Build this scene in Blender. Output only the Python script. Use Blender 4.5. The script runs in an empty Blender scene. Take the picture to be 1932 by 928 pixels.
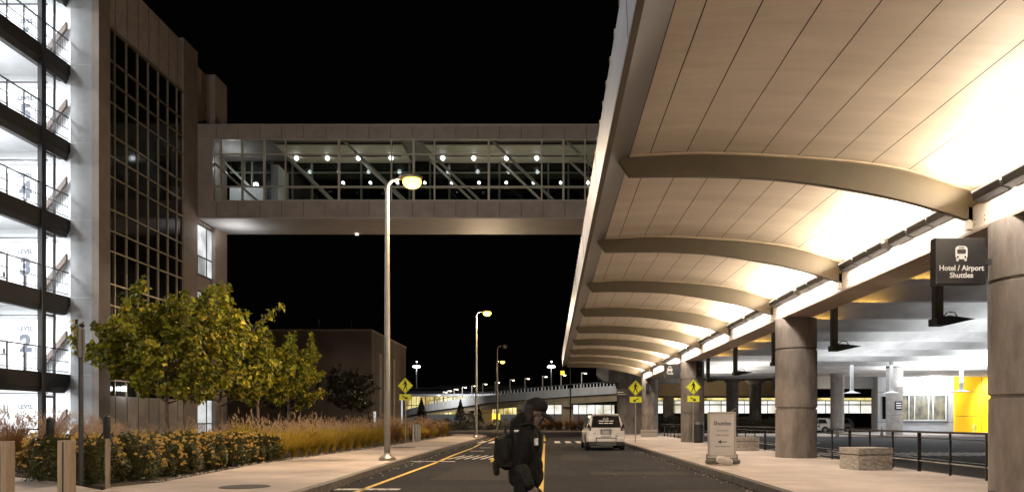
import bpy, bmesh, math, random
from mathutils import Vector, Matrix
R = math.radians
rnd = random.Random(7)
sc = bpy.context.scene
COL = sc.collection

# ------------------------------------------------------------------ camera, world, exposure
cam_d = bpy.data.cameras.new("camera"); cam = bpy.data.objects.new("camera", cam_d); COL.objects.link(cam)
cam.location = (0, 0, 1.4); cam.rotation_euler = (R(90), 0, 0)
cam_d.sensor_width = 36; cam_d.lens = 1400/1932*36
cam_d.shift_x = (966-1040)/1932; cam_d.shift_y = (793-464)/1932
cam_d.clip_start = 0.1; cam_d.clip_end = 2000
sc.camera = cam
w = bpy.data.worlds.new("World"); sc.world = w; w.use_nodes = True
bg = w.node_tree.nodes["Background"]; bg.inputs[0].default_value = (.9, .8, .75, 1); bg.inputs[1].default_value = 0.0008
sc.view_settings.view_transform = 'Standard'; sc.view_settings.look = 'None'
sc.view_settings.exposure = 0.0; sc.view_settings.gamma = 1
sc.render.engine = 'CYCLES'
cy = sc.cycles
cy.use_denoising = True
try: cy.denoiser = 'OPENIMAGEDENOISE'
except Exception: pass
cy.max_bounces = 6; cy.diffuse_bounces = 3; cy.glossy_bounces = 3; cy.transmission_bounces = 4; cy.transparent_max_bounces = 8
cy.sample_clamp_indirect = 4.0; cy.caustics_reflective = False; cy.caustics_refractive = False
cy.use_light_tree = True

SODIUM = (1.0, .73, .46); WARM = (1.0, .80, .60); COOL = (.93, .97, 1.0)
def lamp(kind, name, loc, power, color, size=.3, rot=(0,0,0), size_y=None, spot=None, blend=.5, parent=None, spread=None):
    l = bpy.data.lights.new(name, kind); l.energy = power; l.color = color
    if kind == 'AREA':
        l.shape = 'RECTANGLE' if size_y else 'SQUARE'; l.size = size
        if size_y: l.size_y = size_y
        if spread: l.spread = spread
    else: l.shadow_soft_size = size
    if kind == 'SPOT': l.spot_size = spot; l.spot_blend = blend
    o = bpy.data.objects.new(name, l); o.location = loc; o.rotation_euler = rot; COL.objects.link(o)
    if parent: o.parent = parent
    return o

# ------------------------------------------------------------------ materials
MATS = {}
def nt(name):
    m = bpy.data.materials.new(name); m.use_nodes = True; MATS[name] = m
    return m, m.node_tree.nodes, m.node_tree.links, m.node_tree.nodes["Principled BSDF"]
def mat(name, c, rough=.7, metal=0, var=.18, scale=3.0, bump=0, bscale=30, c2=None, spec=.5, stretch=None):
    if name in ('black_jacket_cloth','grey_sleeve','black_trousers','black_cap','backpack_fabric','asphalt','dark_hair'): spec = .15
    m, N, L, P = nt(name)
    P.inputs['Roughness'].default_value = rough; P.inputs['Metallic'].default_value = metal
    P.inputs['Specular IOR Level'].default_value = spec
    tc = N.new('ShaderNodeTexCoord'); mp = N.new('ShaderNodeMapping'); L.new(tc.outputs['Object'], mp.inputs[0])
    if stretch: mp.inputs['Scale'].default_value = stretch
    if var > 0:
        n = N.new('ShaderNodeTexNoise'); n.inputs['Scale'].default_value = scale; n.inputs['Detail'].default_value = 7; n.inputs['Roughness'].default_value = .65
        L.new(mp.outputs[0], n.inputs['Vector'])
        r = N.new('ShaderNodeValToRGB'); r.color_ramp.elements[0].position = .3; r.color_ramp.elements[1].position = .7
        a = [max(0, x*(1-var)) for x in c]; b = [min(1, x*(1+var)) for x in (c2 or c)]
        r.color_ramp.elements[0].color = (*a, 1); r.color_ramp.elements[1].color = (*b, 1)
        L.new(n.outputs['Fac'], r.inputs[0]); L.new(r.outputs[0], P.inputs['Base Color'])
        mr = N.new('ShaderNodeMapRange'); mr.inputs[3].default_value = max(.02, rough-.1); mr.inputs[4].default_value = min(1, rough+.1)
        L.new(n.outputs['Fac'], mr.inputs[0]); L.new(mr.outputs[0], P.inputs['Roughness'])
    else: P.inputs['Base Color'].default_value = (*c, 1)
    if bump > 0:
        n2 = N.new('ShaderNodeTexNoise'); n2.inputs['Scale'].default_value = bscale; n2.inputs['Detail'].default_value = 5
        L.new(mp.outputs[0], n2.inputs['Vector'])
        bp = N.new('ShaderNodeBump'); bp.inputs['Strength'].default_value = bump; bp.inputs['Distance'].default_value = .02
        L.new(n2.outputs['Fac'], bp.inputs['Height']); L.new(bp.outputs[0], P.inputs['Normal'])
    return m
def wornpaint(name, c, under=(.03,.028,.028), amt=.44):
    m = mat(name, c, .7, 0, .25, 12); N, L = m.node_tree.nodes, m.node_tree.links; P = N["Principled BSDF"]
    src = P.inputs['Base Color'].links[0].from_socket
    tc = N.new('ShaderNodeTexCoord'); n = N.new('ShaderNodeTexNoise'); n.inputs['Scale'].default_value = 6; n.inputs['Detail'].default_value = 10; n.inputs['Roughness'].default_value = .8
    L.new(tc.outputs['Object'], n.inputs['Vector']); mr = N.new('ShaderNodeMapRange'); mr.inputs[1].default_value = amt-.03; mr.inputs[2].default_value = amt+.06
    L.new(n.outputs['Fac'], mr.inputs[0]); mx = N.new('ShaderNodeMix'); mx.data_type = 'RGBA'; mx.inputs[6].default_value = (*under,1)
    L.new(mr.outputs[0], mx.inputs[0]); L.new(src, mx.inputs[7]); L.new(mx.outputs[2], P.inputs['Base Color'])
    return m
def emit(name, c, s):
    m, N, L, P = nt(name)
    P.inputs['Base Color'].default_value = (*[min(1, x) for x in c], 1)
    P.inputs['Emission Color'].default_value = (*c, 1); P.inputs['Emission Strength'].default_value = s
    return m
def emit_var(name, c1, c2, s, scale=2.0, stretch=(1,1,1)):
    m, N, L, P = nt(name)
    tc = N.new('ShaderNodeTexCoord'); mp = N.new('ShaderNodeMapping'); mp.inputs['Scale'].default_value = stretch
    n = N.new('ShaderNodeTexNoise'); n.inputs['Scale'].default_value = scale; n.inputs['Detail'].default_value = 4
    r = N.new('ShaderNodeValToRGB'); r.color_ramp.elements[0].position = .38; r.color_ramp.elements[1].position = .62
    r.color_ramp.elements[0].color = (*c1, 1); r.color_ramp.elements[1].color = (*c2, 1)
    L.new(tc.outputs['Object'], mp.inputs[0]); L.new(mp.outputs[0], n.inputs['Vector']); L.new(n.outputs['Fac'], r.inputs[0])
    L.new(r.outputs[0], P.inputs['Emission Color']); P.inputs['Emission Strength'].default_value = s
    P.inputs['Base Color'].default_value = (.05,.05,.05,1)
    return m
def leafmat(name, cols, trans=.35, rough=.55):
    m, N, L, P = nt(name)
    g = N.new('ShaderNodeNewGeometry'); r = N.new('ShaderNodeValToRGB')
    e = r.color_ramp.elements
    while len(e) < len(cols): e.new(.5)
    for i, c in enumerate(cols): e[i].position = i/(len(cols)-1); e[i].color = (*c, 1)
    L.new(g.outputs['Random Per Island'], r.inputs[0]); L.new(r.outputs[0], P.inputs['Base Color'])
    P.inputs['Roughness'].default_value = rough
    t = N.new('ShaderNodeBsdfTranslucent'); L.new(r.outputs[0], t.inputs[0])
    mx = N.new('ShaderNodeMixShader'); mx.inputs[0].default_value = trans
    out = N['Material Output']; L.new(P.outputs[0], mx.inputs[1]); L.new(t.outputs[0], mx.inputs[2]); L.new(mx.outputs[0], out.inputs[0])
    return m
def glassmat(name, c=(.6,.65,.65), rough=.03, alpha=.25):
    m, N, L, P = nt(name)
    P.inputs['Base Color'].default_value = (*c, 1); P.inputs['Roughness'].default_value = rough
    t = N.new('ShaderNodeBsdfTransparent'); t.inputs[0].default_value = (.85,.88,.88,1)
    gl = N.new('ShaderNodeBsdfGlossy'); gl.inputs['Roughness'].default_value = rough
    fr = N.new('ShaderNodeFresnel'); fr.inputs[0].default_value = 1.5
    mx = N.new('ShaderNodeMixShader'); L.new(fr.outputs[0], mx.inputs[0]); L.new(t.outputs[0], mx.inputs[1]); L.new(gl.outputs[0], mx.inputs[2])
    L.new(mx.outputs[0], N['Material Output'].inputs[0])
    return m
def jointmat(name, c, pitch, width, var=.15, scale=1.2, bump=.25, bscale=60, rough=.8, axis=1, dark=.45):
    """concrete slabs: noise mottling, stains and straight joints across one axis"""
    m = mat(name, c, rough, 0, var, scale, bump, bscale)
    N, L = m.node_tree.nodes, m.node_tree.links; P = N["Principled BSDF"]
    src = P.inputs['Base Color'].links[0].from_socket
    tc = N.new('ShaderNodeTexCoord'); sp = N.new('ShaderNodeSeparateXYZ'); L.new(tc.outputs['Object'], sp.inputs[0])
    md = N.new('ShaderNodeMath'); md.operation = 'PINGPONG'; md.inputs[1].default_value = pitch/2; L.new(sp.outputs[axis], md.inputs[0])
    lt = N.new('ShaderNodeMath'); lt.operation = 'LESS_THAN'; lt.inputs[1].default_value = width; L.new(md.outputs[0], lt.inputs[0])
    n = N.new('ShaderNodeTexNoise'); n.inputs['Scale'].default_value = .35; n.inputs['Detail'].default_value = 8; L.new(tc.outputs['Object'], n.inputs['Vector'])
    mr = N.new('ShaderNodeMapRange'); mr.inputs[1].default_value = .35; mr.inputs[2].default_value = .65; mr.inputs[3].default_value = .72; mr.inputs[4].default_value = 1.12
    L.new(n.outputs['Fac'], mr.inputs[0])
    mm = N.new('ShaderNodeMath'); mm.operation = 'MULTIPLY'; mm.inputs[1].default_value = 1-dark; L.new(lt.outputs[0], mm.inputs[0])
    sb = N.new('ShaderNodeMath'); sb.operation = 'SUBTRACT'; sb.inputs[0].default_value = 1; L.new(mm.outputs[0], sb.inputs[1])
    ml = N.new('ShaderNodeMath'); ml.operation = 'MULTIPLY'; L.new(sb.outputs[0], ml.inputs[0]); L.new(mr.outputs[0], ml.inputs[1])
    vm = N.new('ShaderNodeVectorMath'); vm.operation = 'SCALE'; L.new(src, vm.inputs[0]); L.new(ml.outputs[0], vm.inputs['Scale'])
    L.new(vm.outputs[0], P.inputs['Base Color'])
    return m

M = dict(
    asphalt=jointmat('asphalt', (.028,.0275,.031), 9999, 0, .45, 5, .6, 170, .9),
    sidewalk=jointmat('sidewalk_concrete', (.54,.46,.415), 3.05, .012, .12, 1.5, .25, 90, .85),
    asphalt2=mat('asphalt_patch_mix', (.038,.036,.036), .9, 0, .4, 8, .5, 150, spec=.15), tar=mat('crack_sealant', (.010,.010,.011), .6, 0, .2, 10),
    kerb_dark=mat('dark_kerb', (.07,.06,.055), .8, 0, .5, 7, .6, 60),  # darker tone for the kerbs of the right pavement
    kerb=mat('kerb_granite', (.25,.22,.20), .85, 0, .4, 9, .6, 60),
    mulch=mat('mulch', (.035,.026,.02), .95, 0, .6, 30, 1, 60, c2=(.06,.045,.03)),
    soil=mat('far_ground', (.04,.038,.032), .95, 0, .4, .3),
    paint=wornpaint('white_road_paint', (.74,.72,.68)), yellow=wornpaint('yellow_road_paint', (.75,.50,.09), amt=.40),
    concrete=mat('concrete', (.30,.27,.25), .85, 0, .22, 2.2, .35, 50),
    column=mat('column_concrete', (.175,.155,.14), .85, 0, .48, 1.7, .5, 45, stretch=(1.6,1.6,.45)),
    side_conc=mat('tower_side_concrete', (.26,.265,.27), .85, 0, .2, 1.0, .2, 30),
    white_conc=mat('white_concrete', (.46,.47,.48), .8, 0, .12, 1.3, .2, 40),
    panel=mat('tan_panel', (.33,.285,.255), .75, 0, .2, 2.0, .15, 60), panel2=mat('dark_tan_panel', (.26,.21,.18), .75, 0, .2, 3.0),
    pier=mat('brown_pier', (.21,.17,.145), .75, 0, .2, 1.2, .2, 30),
    ceiling=mat('canopy_ceiling_panel', (.54,.455,.365), .42, 0, .17, .9, .2, 4, stretch=(.4,1.5,1)),
    rib=mat('canopy_rib', (.068,.052,.030), .5, 0, .12, 2.0), rib_top=mat('rib_flange', (.42,.33,.23), .5),
    edge=mat('canopy_edge_panel', (.085,.072,.066), .42, .15, .15, 1.5), fascia=mat('brushed_fascia', (.52,.57,.68), .38, .25, .15, 1.0, .08, 20, stretch=(1,.2,2)),
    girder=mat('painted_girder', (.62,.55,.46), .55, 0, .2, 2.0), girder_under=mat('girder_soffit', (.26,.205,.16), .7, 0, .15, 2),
    black=mat('black_metal', (.018,.018,.02), .4, .3, .2, 4), darkgrey=mat('dark_grey_metal', (.05,.05,.055), .45, .4, .2, 4),
    pole=mat('galvanised_pole', (.38,.34,.28), .38, .6, .12, 4), signpost=mat('sign_post', (.36,.33,.30), .45, .5, .12, 4),
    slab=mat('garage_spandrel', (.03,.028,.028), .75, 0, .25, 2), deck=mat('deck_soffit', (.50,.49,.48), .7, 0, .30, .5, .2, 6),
    gwall=mat('garage_wall', (.74,.75,.76), .8, 0, .10, 1.2), darkglass=mat('dark_tower_glass', (.006,.006,.007), .08, 0, .1, 1, spec=.5),
    mullion=mat('brass_mullion', (.34,.29,.20), .4, .6, .15, 4), steel=mat('painted_steel', (.34,.32,.26), .45, .2, .12, 4),
    fascia_br=mat('bridge_cladding', (.23,.20,.185), .7, .1, .2, 1.4), soffit=mat('bridge_soffit', (.34,.32,.31), .6, 0, .14, .6, .1, 5),
    inner=mat('bridge_ceiling', (.46,.42,.32), .6, 0, .12, 1.0), floorm=mat('bridge_floor', (.05,.05,.05), .3),
    glass=glassmat('clear_glass'),
    bark=mat('bark', (.17,.12,.08), .9, 0, .35, 8, .6, 30, stretch=(2,2,.4)),
    leaf=leafmat('maple_leaves', [(.04,.055,.006),(.17,.19,.010),(.36,.36,.015),(.06,.075,.008),(.52,.40,.02),(.10,.12,.008)], .22),
    leafd=leafmat('dark_leaves', [(.010,.010,.004),(.025,.018,.006),(.02,.022,.005),(.05,.028,.008)], .25),
    shrub=leafmat('shrub_leaves', [(.02,.03,.006),(.08,.085,.012),(.04,.048,.008),(.14,.10,.02)], .25, .5),
    flower=leafmat('cream_petals', [(.80,.52,.06),(.85,.68,.24),(.72,.42,.05),(.88,.74,.42)], .3),
    blade=leafmat('grass_blades', [(.44,.34,.04),(.72,.52,.08),(.30,.24,.03),(.78,.52,.12)], .5, .6),
    plume=leafmat('grass_plumes', [(.60,.44,.30),(.46,.32,.21),(.66,.50,.36)], .4, .8),
    brownblade=leafmat('dry_grass', [(.24,.13,.05),(.38,.22,.09),(.15,.08,.04)], .35, .8),
    yucca=leafmat('strap_leaves', [(.015,.02,.018),(.03,.035,.03)], .1, .35),
    conifer=leafmat('conifer_needles', [(.012,.014,.008),(.022,.024,.012)], .1, .8),
    wood=mat('weathered_timber', (.34,.27,.20), .85, 0, .25, 3, .4, 30, stretch=(6,6,.6)),
    granite=mat('rough_granite', (.36,.33,.30), .85, 0, .35, 14, 1, 14),
    signyellow=mat('fluorescent_sign_yellow', (.90,.92,.03), .5, 0, .03, 3), signblack=mat('sign_black', (.01,.01,.01), .5, 0, 0),
    signwhite=mat('sign_white_lettering', (.85,.85,.83), .5, 0, 0), poster=mat('poster_paper', (.80,.74,.68), .6, 0, .05, 4), ink=mat('dark_ink', (.05,.055,.07), .6, 0, 0),
    alu=mat('aluminium_frame', (.55,.50,.44), .35, .6, .08, 6), sandbag=mat('white_sandbag', (.62,.56,.50), .9, 0, .12, 10, .5, 50), greybag=mat('dark_sandbag', (.07,.075,.06), .6, 0, .3, 10, .4, 40),
    carpaint=mat('white_car_paint', (.80,.78,.76), .22, 0, .03, 3), carglass=mat('car_glass', (.008,.008,.01), .06, 0, 0), rubber=mat('tyre_rubber', (.015,.015,.015), .8, 0, .2, 20),
    plastic=mat('black_plastic', (.02,.02,.022), .55, 0, .2, 12), lampdark=mat('dark_red_lamp_glass', (.06,.02,.02), .12, 0, .2, 6), chrome=mat('chrome', (.7,.7,.7), .15, 1, 0), silver=mat('alloy_silver', (.35,.35,.36), .3, .8, .1, 8),
    jacket=mat('black_jacket_cloth', (.005,.005,.0055), .8, 0, .3, 20, .5, 90), jacket2=mat('grey_sleeve', (.016,.016,.017), .85, 0, .5, 30, .6, 90), trousers=mat('black_trousers', (.008,.008,.009), .85, 0, .3, 20, .4, 80),
    skin=mat('skin', (.10,.075,.065), .6, 0, .08, 8), hair=mat('dark_hair', (.012,.009,.008), .5, 0, .4, 30, .8, 40, stretch=(1,1,.15)), cap=mat('black_cap', (.009,.009,.010), .8, 0, .2, 30, .3, 200),
    pack=mat('backpack_fabric', (.009,.0095,.008), .75, 0, .5, 12, .6, 60), tag=mat('amber_reflector', (.75,.50,.05), .4, 0, 0), gloss=mat('pale_print', (.45,.46,.48), .5, 0, .4, 60),
    orange=mat('orange_wall_panel', (.90,.52,.012), .55, 0, .06, 1), greywall=mat('grey_panel_wall', (.34,.34,.35), .7, 0, .1, 1), hyd=mat('hydrant_yellow', (.85,.75,.20), .5, 0, .05, 5),
    rail=mat('dark_rail', (.045,.045,.05), .4, .5, .15, 6), cone=mat('grey_cone', (.10,.09,.08), .7, 0, .2, 6), farbrown=mat('far_block_panel', (.13,.10,.085), .8, 0, .2, .5), roofm=mat('dark_roof', (.012,.012,.013), .7, 0, .2, .5),
    rampc=mat('ramp_concrete', (.34,.335,.32), .8, 0, .18, .5, stretch=(1,1,.3)), rampg=mat('ramp_girder', (.22,.17,.10), .75, 0, .2, .4),
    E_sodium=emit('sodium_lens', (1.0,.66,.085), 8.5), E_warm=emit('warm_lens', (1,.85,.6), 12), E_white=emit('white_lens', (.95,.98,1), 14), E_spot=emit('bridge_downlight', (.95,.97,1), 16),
    E_tube=emit('fluorescent_tube', (.95,.98,1), 6), E_win=emit_var('lit_window_white', (.42,.43,.44), (.85,.87,.88), 1.0, .7), E_winyel=emit_var('lit_terminal_glass', (.30,.20,.03), (1,.85,.35), 1.1, .35, (1,1,.5)),
    E_hall=emit_var('lit_hall_glass', (.55,.50,.36), (1,1,.95), 1.2, .25, (1,1,1)), E_bay=emit('amber_bay_light', (1,.70,.06), 1.3), E_room=emit_var('dim_office_glass', (.03,.028,.012), (.30,.25,.10), 1.0, 1.2, (1,1,.7)),
    tail=mat('grey_lamp_lens', (.10,.09,.09), .1, 0, .4, 10), manhole=mat('cast_iron_cover', (.05,.045,.042), .6, .5, .3, 20, .6, 40),
)

# ------------------------------------------------------------------ mesh helpers
class MB:
    def __init__(s): s.v = []; s.f = []
    def add(s, vs, fs):
        n = len(s.v); s.v += [tuple(p) for p in vs]; s.f += [tuple(i+n for i in f) for f in fs]; return s
    def box(s, x0, x1, y0, y1, z0, z1):
        x0, x1 = min(x0,x1), max(x0,x1); y0, y1 = min(y0,y1), max(y0,y1); z0, z1 = min(z0,z1), max(z0,z1)
        return s.add([(x0,y0,z0),(x1,y0,z0),(x1,y1,z0),(x0,y1,z0),(x0,y0,z1),(x1,y0,z1),(x1,y1,z1),(x0,y1,z1)],
                     [(0,3,2,1),(4,5,6,7),(0,1,5,4),(1,2,6,5),(2,3,7,6),(3,0,4,7)])
    def bar(s, p, q, w, h=None, up=(0,0,1)):
        p, q = Vector(p), Vector(q); h = h or w; d = (q-p).normalized(); u = Vector(up)
        if abs(d.dot(u)) > .98: u = Vector((0,1,0)) if abs(d.y) < .9 else Vector((1,0,0))
        a = d.cross(u).normalized()*w/2; b = a.cross(d).normalized()*h/2
        return s.add([p-a-b,p+a-b,p+a+b,p-a+b,q-a-b,q+a-b,q+a+b,q-a+b], [(0,1,2,3),(7,6,5,4),(4,5,1,0),(5,6,2,1),(6,7,3,2),(7,4,0,3)])
    def tube(s, p, q, r0, r1=None, n=12, cap=True):
        p, q = Vector(p), Vector(q); r1 = r0 if r1 is None else r1; d = (q-p).normalized()
        u = Vector((0,0,1)) if abs(d.z) < .95 else Vector((1,0,0)); a = d.cross(u).normalized(); b = a.cross(d)
        vs = []
        for c, r in ((p,r0),(q,r1)):
            for i in range(n):
                t = 2*math.pi*i/n; vs.append(c+a*math.cos(t)*r+b*math.sin(t)*r)
        fs = [(i,(i+1)%n,n+(i+1)%n,n+i) for i in range(n)]
        if cap: fs += [tuple(range(n-1,-1,-1)), tuple(range(n,2*n))]
        return s.add(vs, fs)
    def path(s, pts, rs, n=10):
        """one tube through points, rings share vertices"""
        pts = [Vector(p) for p in pts]; vs = []; prev = None
        for i, p in enumerate(pts):
            d = (pts[min(i+1,len(pts)-1)]-pts[max(i-1,0)]).normalized()
            if prev is None:
                u = Vector((0,0,1)) if abs(d.z) < .95 else Vector((1,0,0)); a = d.cross(u).normalized()
            else: a = (prev - d*prev.dot(d)).normalized()
            prev = a; b = a.cross(d); r = rs[i] if hasattr(rs,'__len__') else rs
            for k in range(n):
                t = 2*math.pi*k/n; vs.append(p+a*math.cos(t)*r+b*math.sin(t)*r)
        fs = [(j*n+i, j*n+(i+1)%n, (j+1)*n+(i+1)%n, (j+1)*n+i) for j in range(len(pts)-1) for i in range(n)]
        fs += [tuple(range(n-1,-1,-1)), tuple(range((len(pts)-1)*n, len(pts)*n))]
        return s.add(vs, fs)
    def lathe(s, c, prof, n=32):
        vs = []; cx, cy_, cz = c
        for r, z in prof:
            for i in range(n):
                t = 2*math.pi*i/n; vs.append((cx+math.cos(t)*r, cy_+math.sin(t)*r, cz+z))
        m = len(prof)
        fs = [(j*n+i, j*n+(i+1)%n, (j+1)*n+(i+1)%n, (j+1)*n+i) for j in range(m-1) for i in range(n)]
        fs += [tuple(range(n-1,-1,-1)), tuple(range((m-1)*n, m*n))]
        return s.add(vs, fs)
    def prism(s, poly, z0, z1):
        n = len(poly); vs = [(x,y,z0) for x,y in poly]+[(x,y,z1) for x,y in poly]
        return s.add(vs, [tuple(range(n-1,-1,-1)), tuple(range(n,2*n))]+[(i,(i+1)%n,n+(i+1)%n,n+i) for i in range(n)])
    def extr(s, poly, y0, y1):          # poly in x,z extruded along y
        n = len(poly); vs = [(x,y0,z) for x,z in poly]+[(x,y1,z) for x,z in poly]
        return s.add(vs, [tuple(range(n)), tuple(range(2*n-1,n-1,-1))]+[((i+1)%n,i,n+i,n+(i+1)%n) for i in range(n)])
    def extx(s, poly, x0, x1):          # poly in y,z extruded along x
        n = len(poly); vs = [(x0,y,z) for y,z in poly]+[(x1,y,z) for y,z in poly]
        return s.add(vs, [tuple(range(n-1,-1,-1)), tuple(range(n,2*n))]+[(i,(i+1)%n,n+(i+1)%n,n+i) for i in range(n)])
    def ell(s, c, rx, ry, rz, n=14, m=9):
        vs = []; 
        for j in range(1,m):
            a = math.pi*j/m
            for i in range(n):
                t = 2*math.pi*i/n; vs.append((c[0]+rx*math.sin(a)*math.cos(t), c[1]+ry*math.sin(a)*math.sin(t), c[2]+rz*math.cos(a)))
        k = len(vs); vs += [(c[0],c[1],c[2]+rz),(c[0],c[1],c[2]-rz)]
        fs = [(j*n+i,(j+1)*n+i,(j+1)*n+(i+1)%n,j*n+(i+1)%n) for j in range(m-2) for i in range(n)]
        fs += [(k,i,(i+1)%n) for i in range(n)]+[(k+1,(m-2)*n+(i+1)%n,(m-2)*n+i) for i in range(n)]
        return s.add(vs, fs)
    def cap(s, p, q, r0, r1, n=14):      # tapered capsule
        s.tube(p, q, r0, r1, n, True); s.ell(p, r0, r0, r0, n, 7); s.ell(q, r1, r1, r1, n, 7); return s
    def build(s, name, m, parent=None, world=True, smooth=False, bevel=0, fix=True):
        me = bpy.data.meshes.new(name); vs = s.v; loc = Vector((0,0,0))
        if parent is None:
            xs=[v[0] for v in vs]; ys=[v[1] for v in vs]; zs=[v[2] for v in vs]
            loc = Vector(((min(xs)+max(xs))/2, (min(ys)+max(ys))/2, min(zs)))
            off = loc
        else: off = WL(parent) if world else Vector((0,0,0))
        me.from_pydata([(v[0]-off.x, v[1]-off.y, v[2]-off.z) for v in vs], [], s.f)
        if fix:
            b = bmesh.new(); b.from_mesh(me); bmesh.ops.recalc_face_normals(b, faces=b.faces); b.to_mesh(me); b.free()
        for k in (m if isinstance(m, (list,tuple)) else [m]): me.materials.append(M[k] if isinstance(k,str) else k)
        if smooth:
            for p in me.polygons: p.use_smooth = True
            if smooth != 'all':
                try: me.set_sharp_from_angle(angle=R(38))
                except Exception: pass
        o = bpy.data.objects.new(name, me); COL.objects.link(o)
        if parent is not None: o.parent = parent
        else: o.location = loc
        if bevel:
            bm_ = o.modifiers.new('bevel','BEVEL'); bm_.width = bevel; bm_.segments = 2; bm_.limit_method = 'ANGLE'
        return o
def each(mb, name, m, parent, world=True, per=1, **k):
    """one part object per disjoint piece of the mesh"""
    used = []; comp = list(range(len(mb.v)))
    def fd(i):
        while comp[i] != i: comp[i] = comp[comp[i]]; i = comp[i]
        return i
    for f in mb.f:
        for q in f[1:]: comp[fd(q)] = fd(f[0])
    gr = {}
    for f in mb.f: gr.setdefault(fd(f[0]), []).append(f)
    out = []
    for fs in gr.values():
        ids = sorted({i for f in fs for i in f}); mp = {i:j for j,i in enumerate(ids)}; p = MB()
        p.add([mb.v[i] for i in ids], [tuple(mp[i] for i in f) for f in fs]); out.append(p.build(name, m, parent, world, **k))
    return out
def WL(o):
    v = Vector(o.location)
    while o.parent: o = o.parent; v += o.location
    return v
def tag(o, label=None, cat=None, group=None, kind=None):
    if label: o['label'] = label
    if cat: o['category'] = cat
    if group: o['group'] = group
    if kind: o['kind'] = kind
    return o
def thing(name, loc, label, cat, group=None, rz=0):
    o = bpy.data.objects.new(name, None); o.empty_display_size = .3; COL.objects.link(o); o.location = loc; o.rotation_euler.z = rz
    return tag(o, label, cat, group)
def dup(root, loc, rz=0, label=None, group=None, scale=None):
    def cp(o, par):
        c = o.copy(); COL.objects.link(c)
        if par: c.parent = par
        for ch in o.children: cp(ch, c)
        return c
    c = cp(root, None); c.location = loc; c.rotation_euler.z = rz
    if scale: c.scale = scale if hasattr(scale,'__len__') else (scale,)*3
    if label: c['label'] = label
    if group: c['group'] = group
    return c
def text(name, s, size, m, parent, loc, rot=(R(90),0,0), ext=.002, align='CENTER', sx=1, bold=0):
    cu = bpy.data.curves.new(name, 'FONT'); cu.body = s; cu.size = size; cu.extrude = ext; cu.align_x = align; cu.align_y = 'CENTER'; cu.offset = bold; cu.resolution_u = 3
    t = bpy.data.objects.new(name, cu); COL.objects.link(t)
    bpy.context.view_layer.update()
    me = bpy.data.meshes.new_from_object(t.evaluated_get(bpy.context.evaluated_depsgraph_get()))
    bpy.data.objects.remove(t)
    me.name = name; me.materials.clear(); me.materials.append(M[m])
    o = bpy.data.objects.new(name, me); COL.objects.link(o); o.parent = parent; o.location = loc; o.rotation_euler = rot; o.scale = (sx,1,1)
    return o

# ------------------------------------------------------------------ setting: ground, road, pavements
def struct(o): o['kind'] = 'structure'; return o
struct(MB().box(-500,500,-60,700,-.3,-.03).build('ground', 'soil'))
KL = [(-4.2,-12),(-4.35,8),(-4.45,15),(-4.75,22),(-4.88,27),(-4.95,40),(-5.1,52),(-5.35,62),(-6.5,68),(-9,72),(-40,76)]
road = MB(); road.prism([(4.1,-12)]+[(4.1,74),(60,74),(60,90),(-60,90),(-60,77)]+KL[::-1], -.02, 0)
struct(road.build('road', 'asphalt'))
rd2 = MB(); rd2.prism([(9.42,-12),(60,-12),(60,66),(9.42,66)], -.02, 0); struct(rd2.build('side_road', 'asphalt'))
# left pavement
SWL = [(-8.1,13.4),(-8.3,14.0),(-7.95,15.0),(-8.15,17.5),(-8.5,21.5),(-8.35,26),(-8.1,36),(-8.15,50),(-8.3,64),(-9.5,70)]
def inset(line, d): return [(x-d, y) for x, y in line]
sw = MB(); sw.prism([(-60,-12),(-4.38,-12)]+[(x-.18,y) for x,y in KL[1:8]]+[(-6.75,68.2),(-9.1,72.4)]+SWL[::-1]+[(-10.0,15.1),(-13,17.3),(-60,19)], 0, .15)
struct(sw.build('pavement', 'sidewalk', bevel=.01))
kb = MB()
for a, b in zip(KL[:9], KL[1:10]):
    (x0,y0),(x1,y1) = a, b
    L_ = math.hypot(x1-x0,y1-y0); n = max(1, int(L_/2.4))
    for i in range(n):
        f0, f1 = i/n, (i+1)/n-.012/L_
        p = (x0+(x1-x0)*f0, y0+(y1-y0)*f0); q = (x0+(x1-x0)*f1, y0+(y1-y0)*f1)
        kb.prism([(p[0]-.18,p[1]),(p[0],p[1]),(q[0],q[1]),(q[0]-.18,q[1])], -.02, .155+rnd.uniform(-.003,.004))
struct(kb.build('kerb', 'kerb', bevel=.012))
# right pavement
sr = MB(); sr.prism([(4.28,-12),(9.3,-12),(9.3,66),(9.0,73.4),(5.2,73.6),(4.28,72.5)], 0, .15); struct(sr.build('pavement', 'sidewalk', bevel=.01))
kr = MB(); y = -12
while y < 72:
    kr.box(4.1, 4.277, y, y+2.385, -.02, .155+rnd.uniform(-.003,.004)); kr.box(9.303, 9.42, y, y+2.385, -.02, .153); y += 2.4
struct(kr.build('kerb', 'kerb_dark', bevel=.012))
# planting bed beside the left pavement
bed = MB(); bed.prism([(-60,19.2),(-13,17.5),(-10.0,15.25),(-8.32,14.15)]+[(x-.02,y) for x,y in SWL[2:]]+[(-14,75),(-60,75)], 0, .13)
struct(bed.build('planting_bed', 'mulch'))
# far pavements and island
struct(MB().prism([(-60,90),(60,90),(60,92),(-60,92)], 0, .15).build('pavement', 'sidewalk'))
struct(MB().prism([(-60,92),(60,92),(60,116),(-60,116)], 0, .14).build('verge', 'soil'))
struct(MB().prism([(9.5,66),(60,66),(60,73.9),(9.5,73.9)], 0, .15).build('pavement', 'sidewalk'))
struct(MB().prism([(30,73.9),(60,73.9),(60,84),(30,84)], 0, .155).build('pavement', 'white_conc'))
struct(MB().prism([(-14,99),(-9,93.5),(-2.6,93.0),(-2.0,95.5),(-8,99.5)], .13, .17).build('path', 'sidewalk'))

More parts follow.
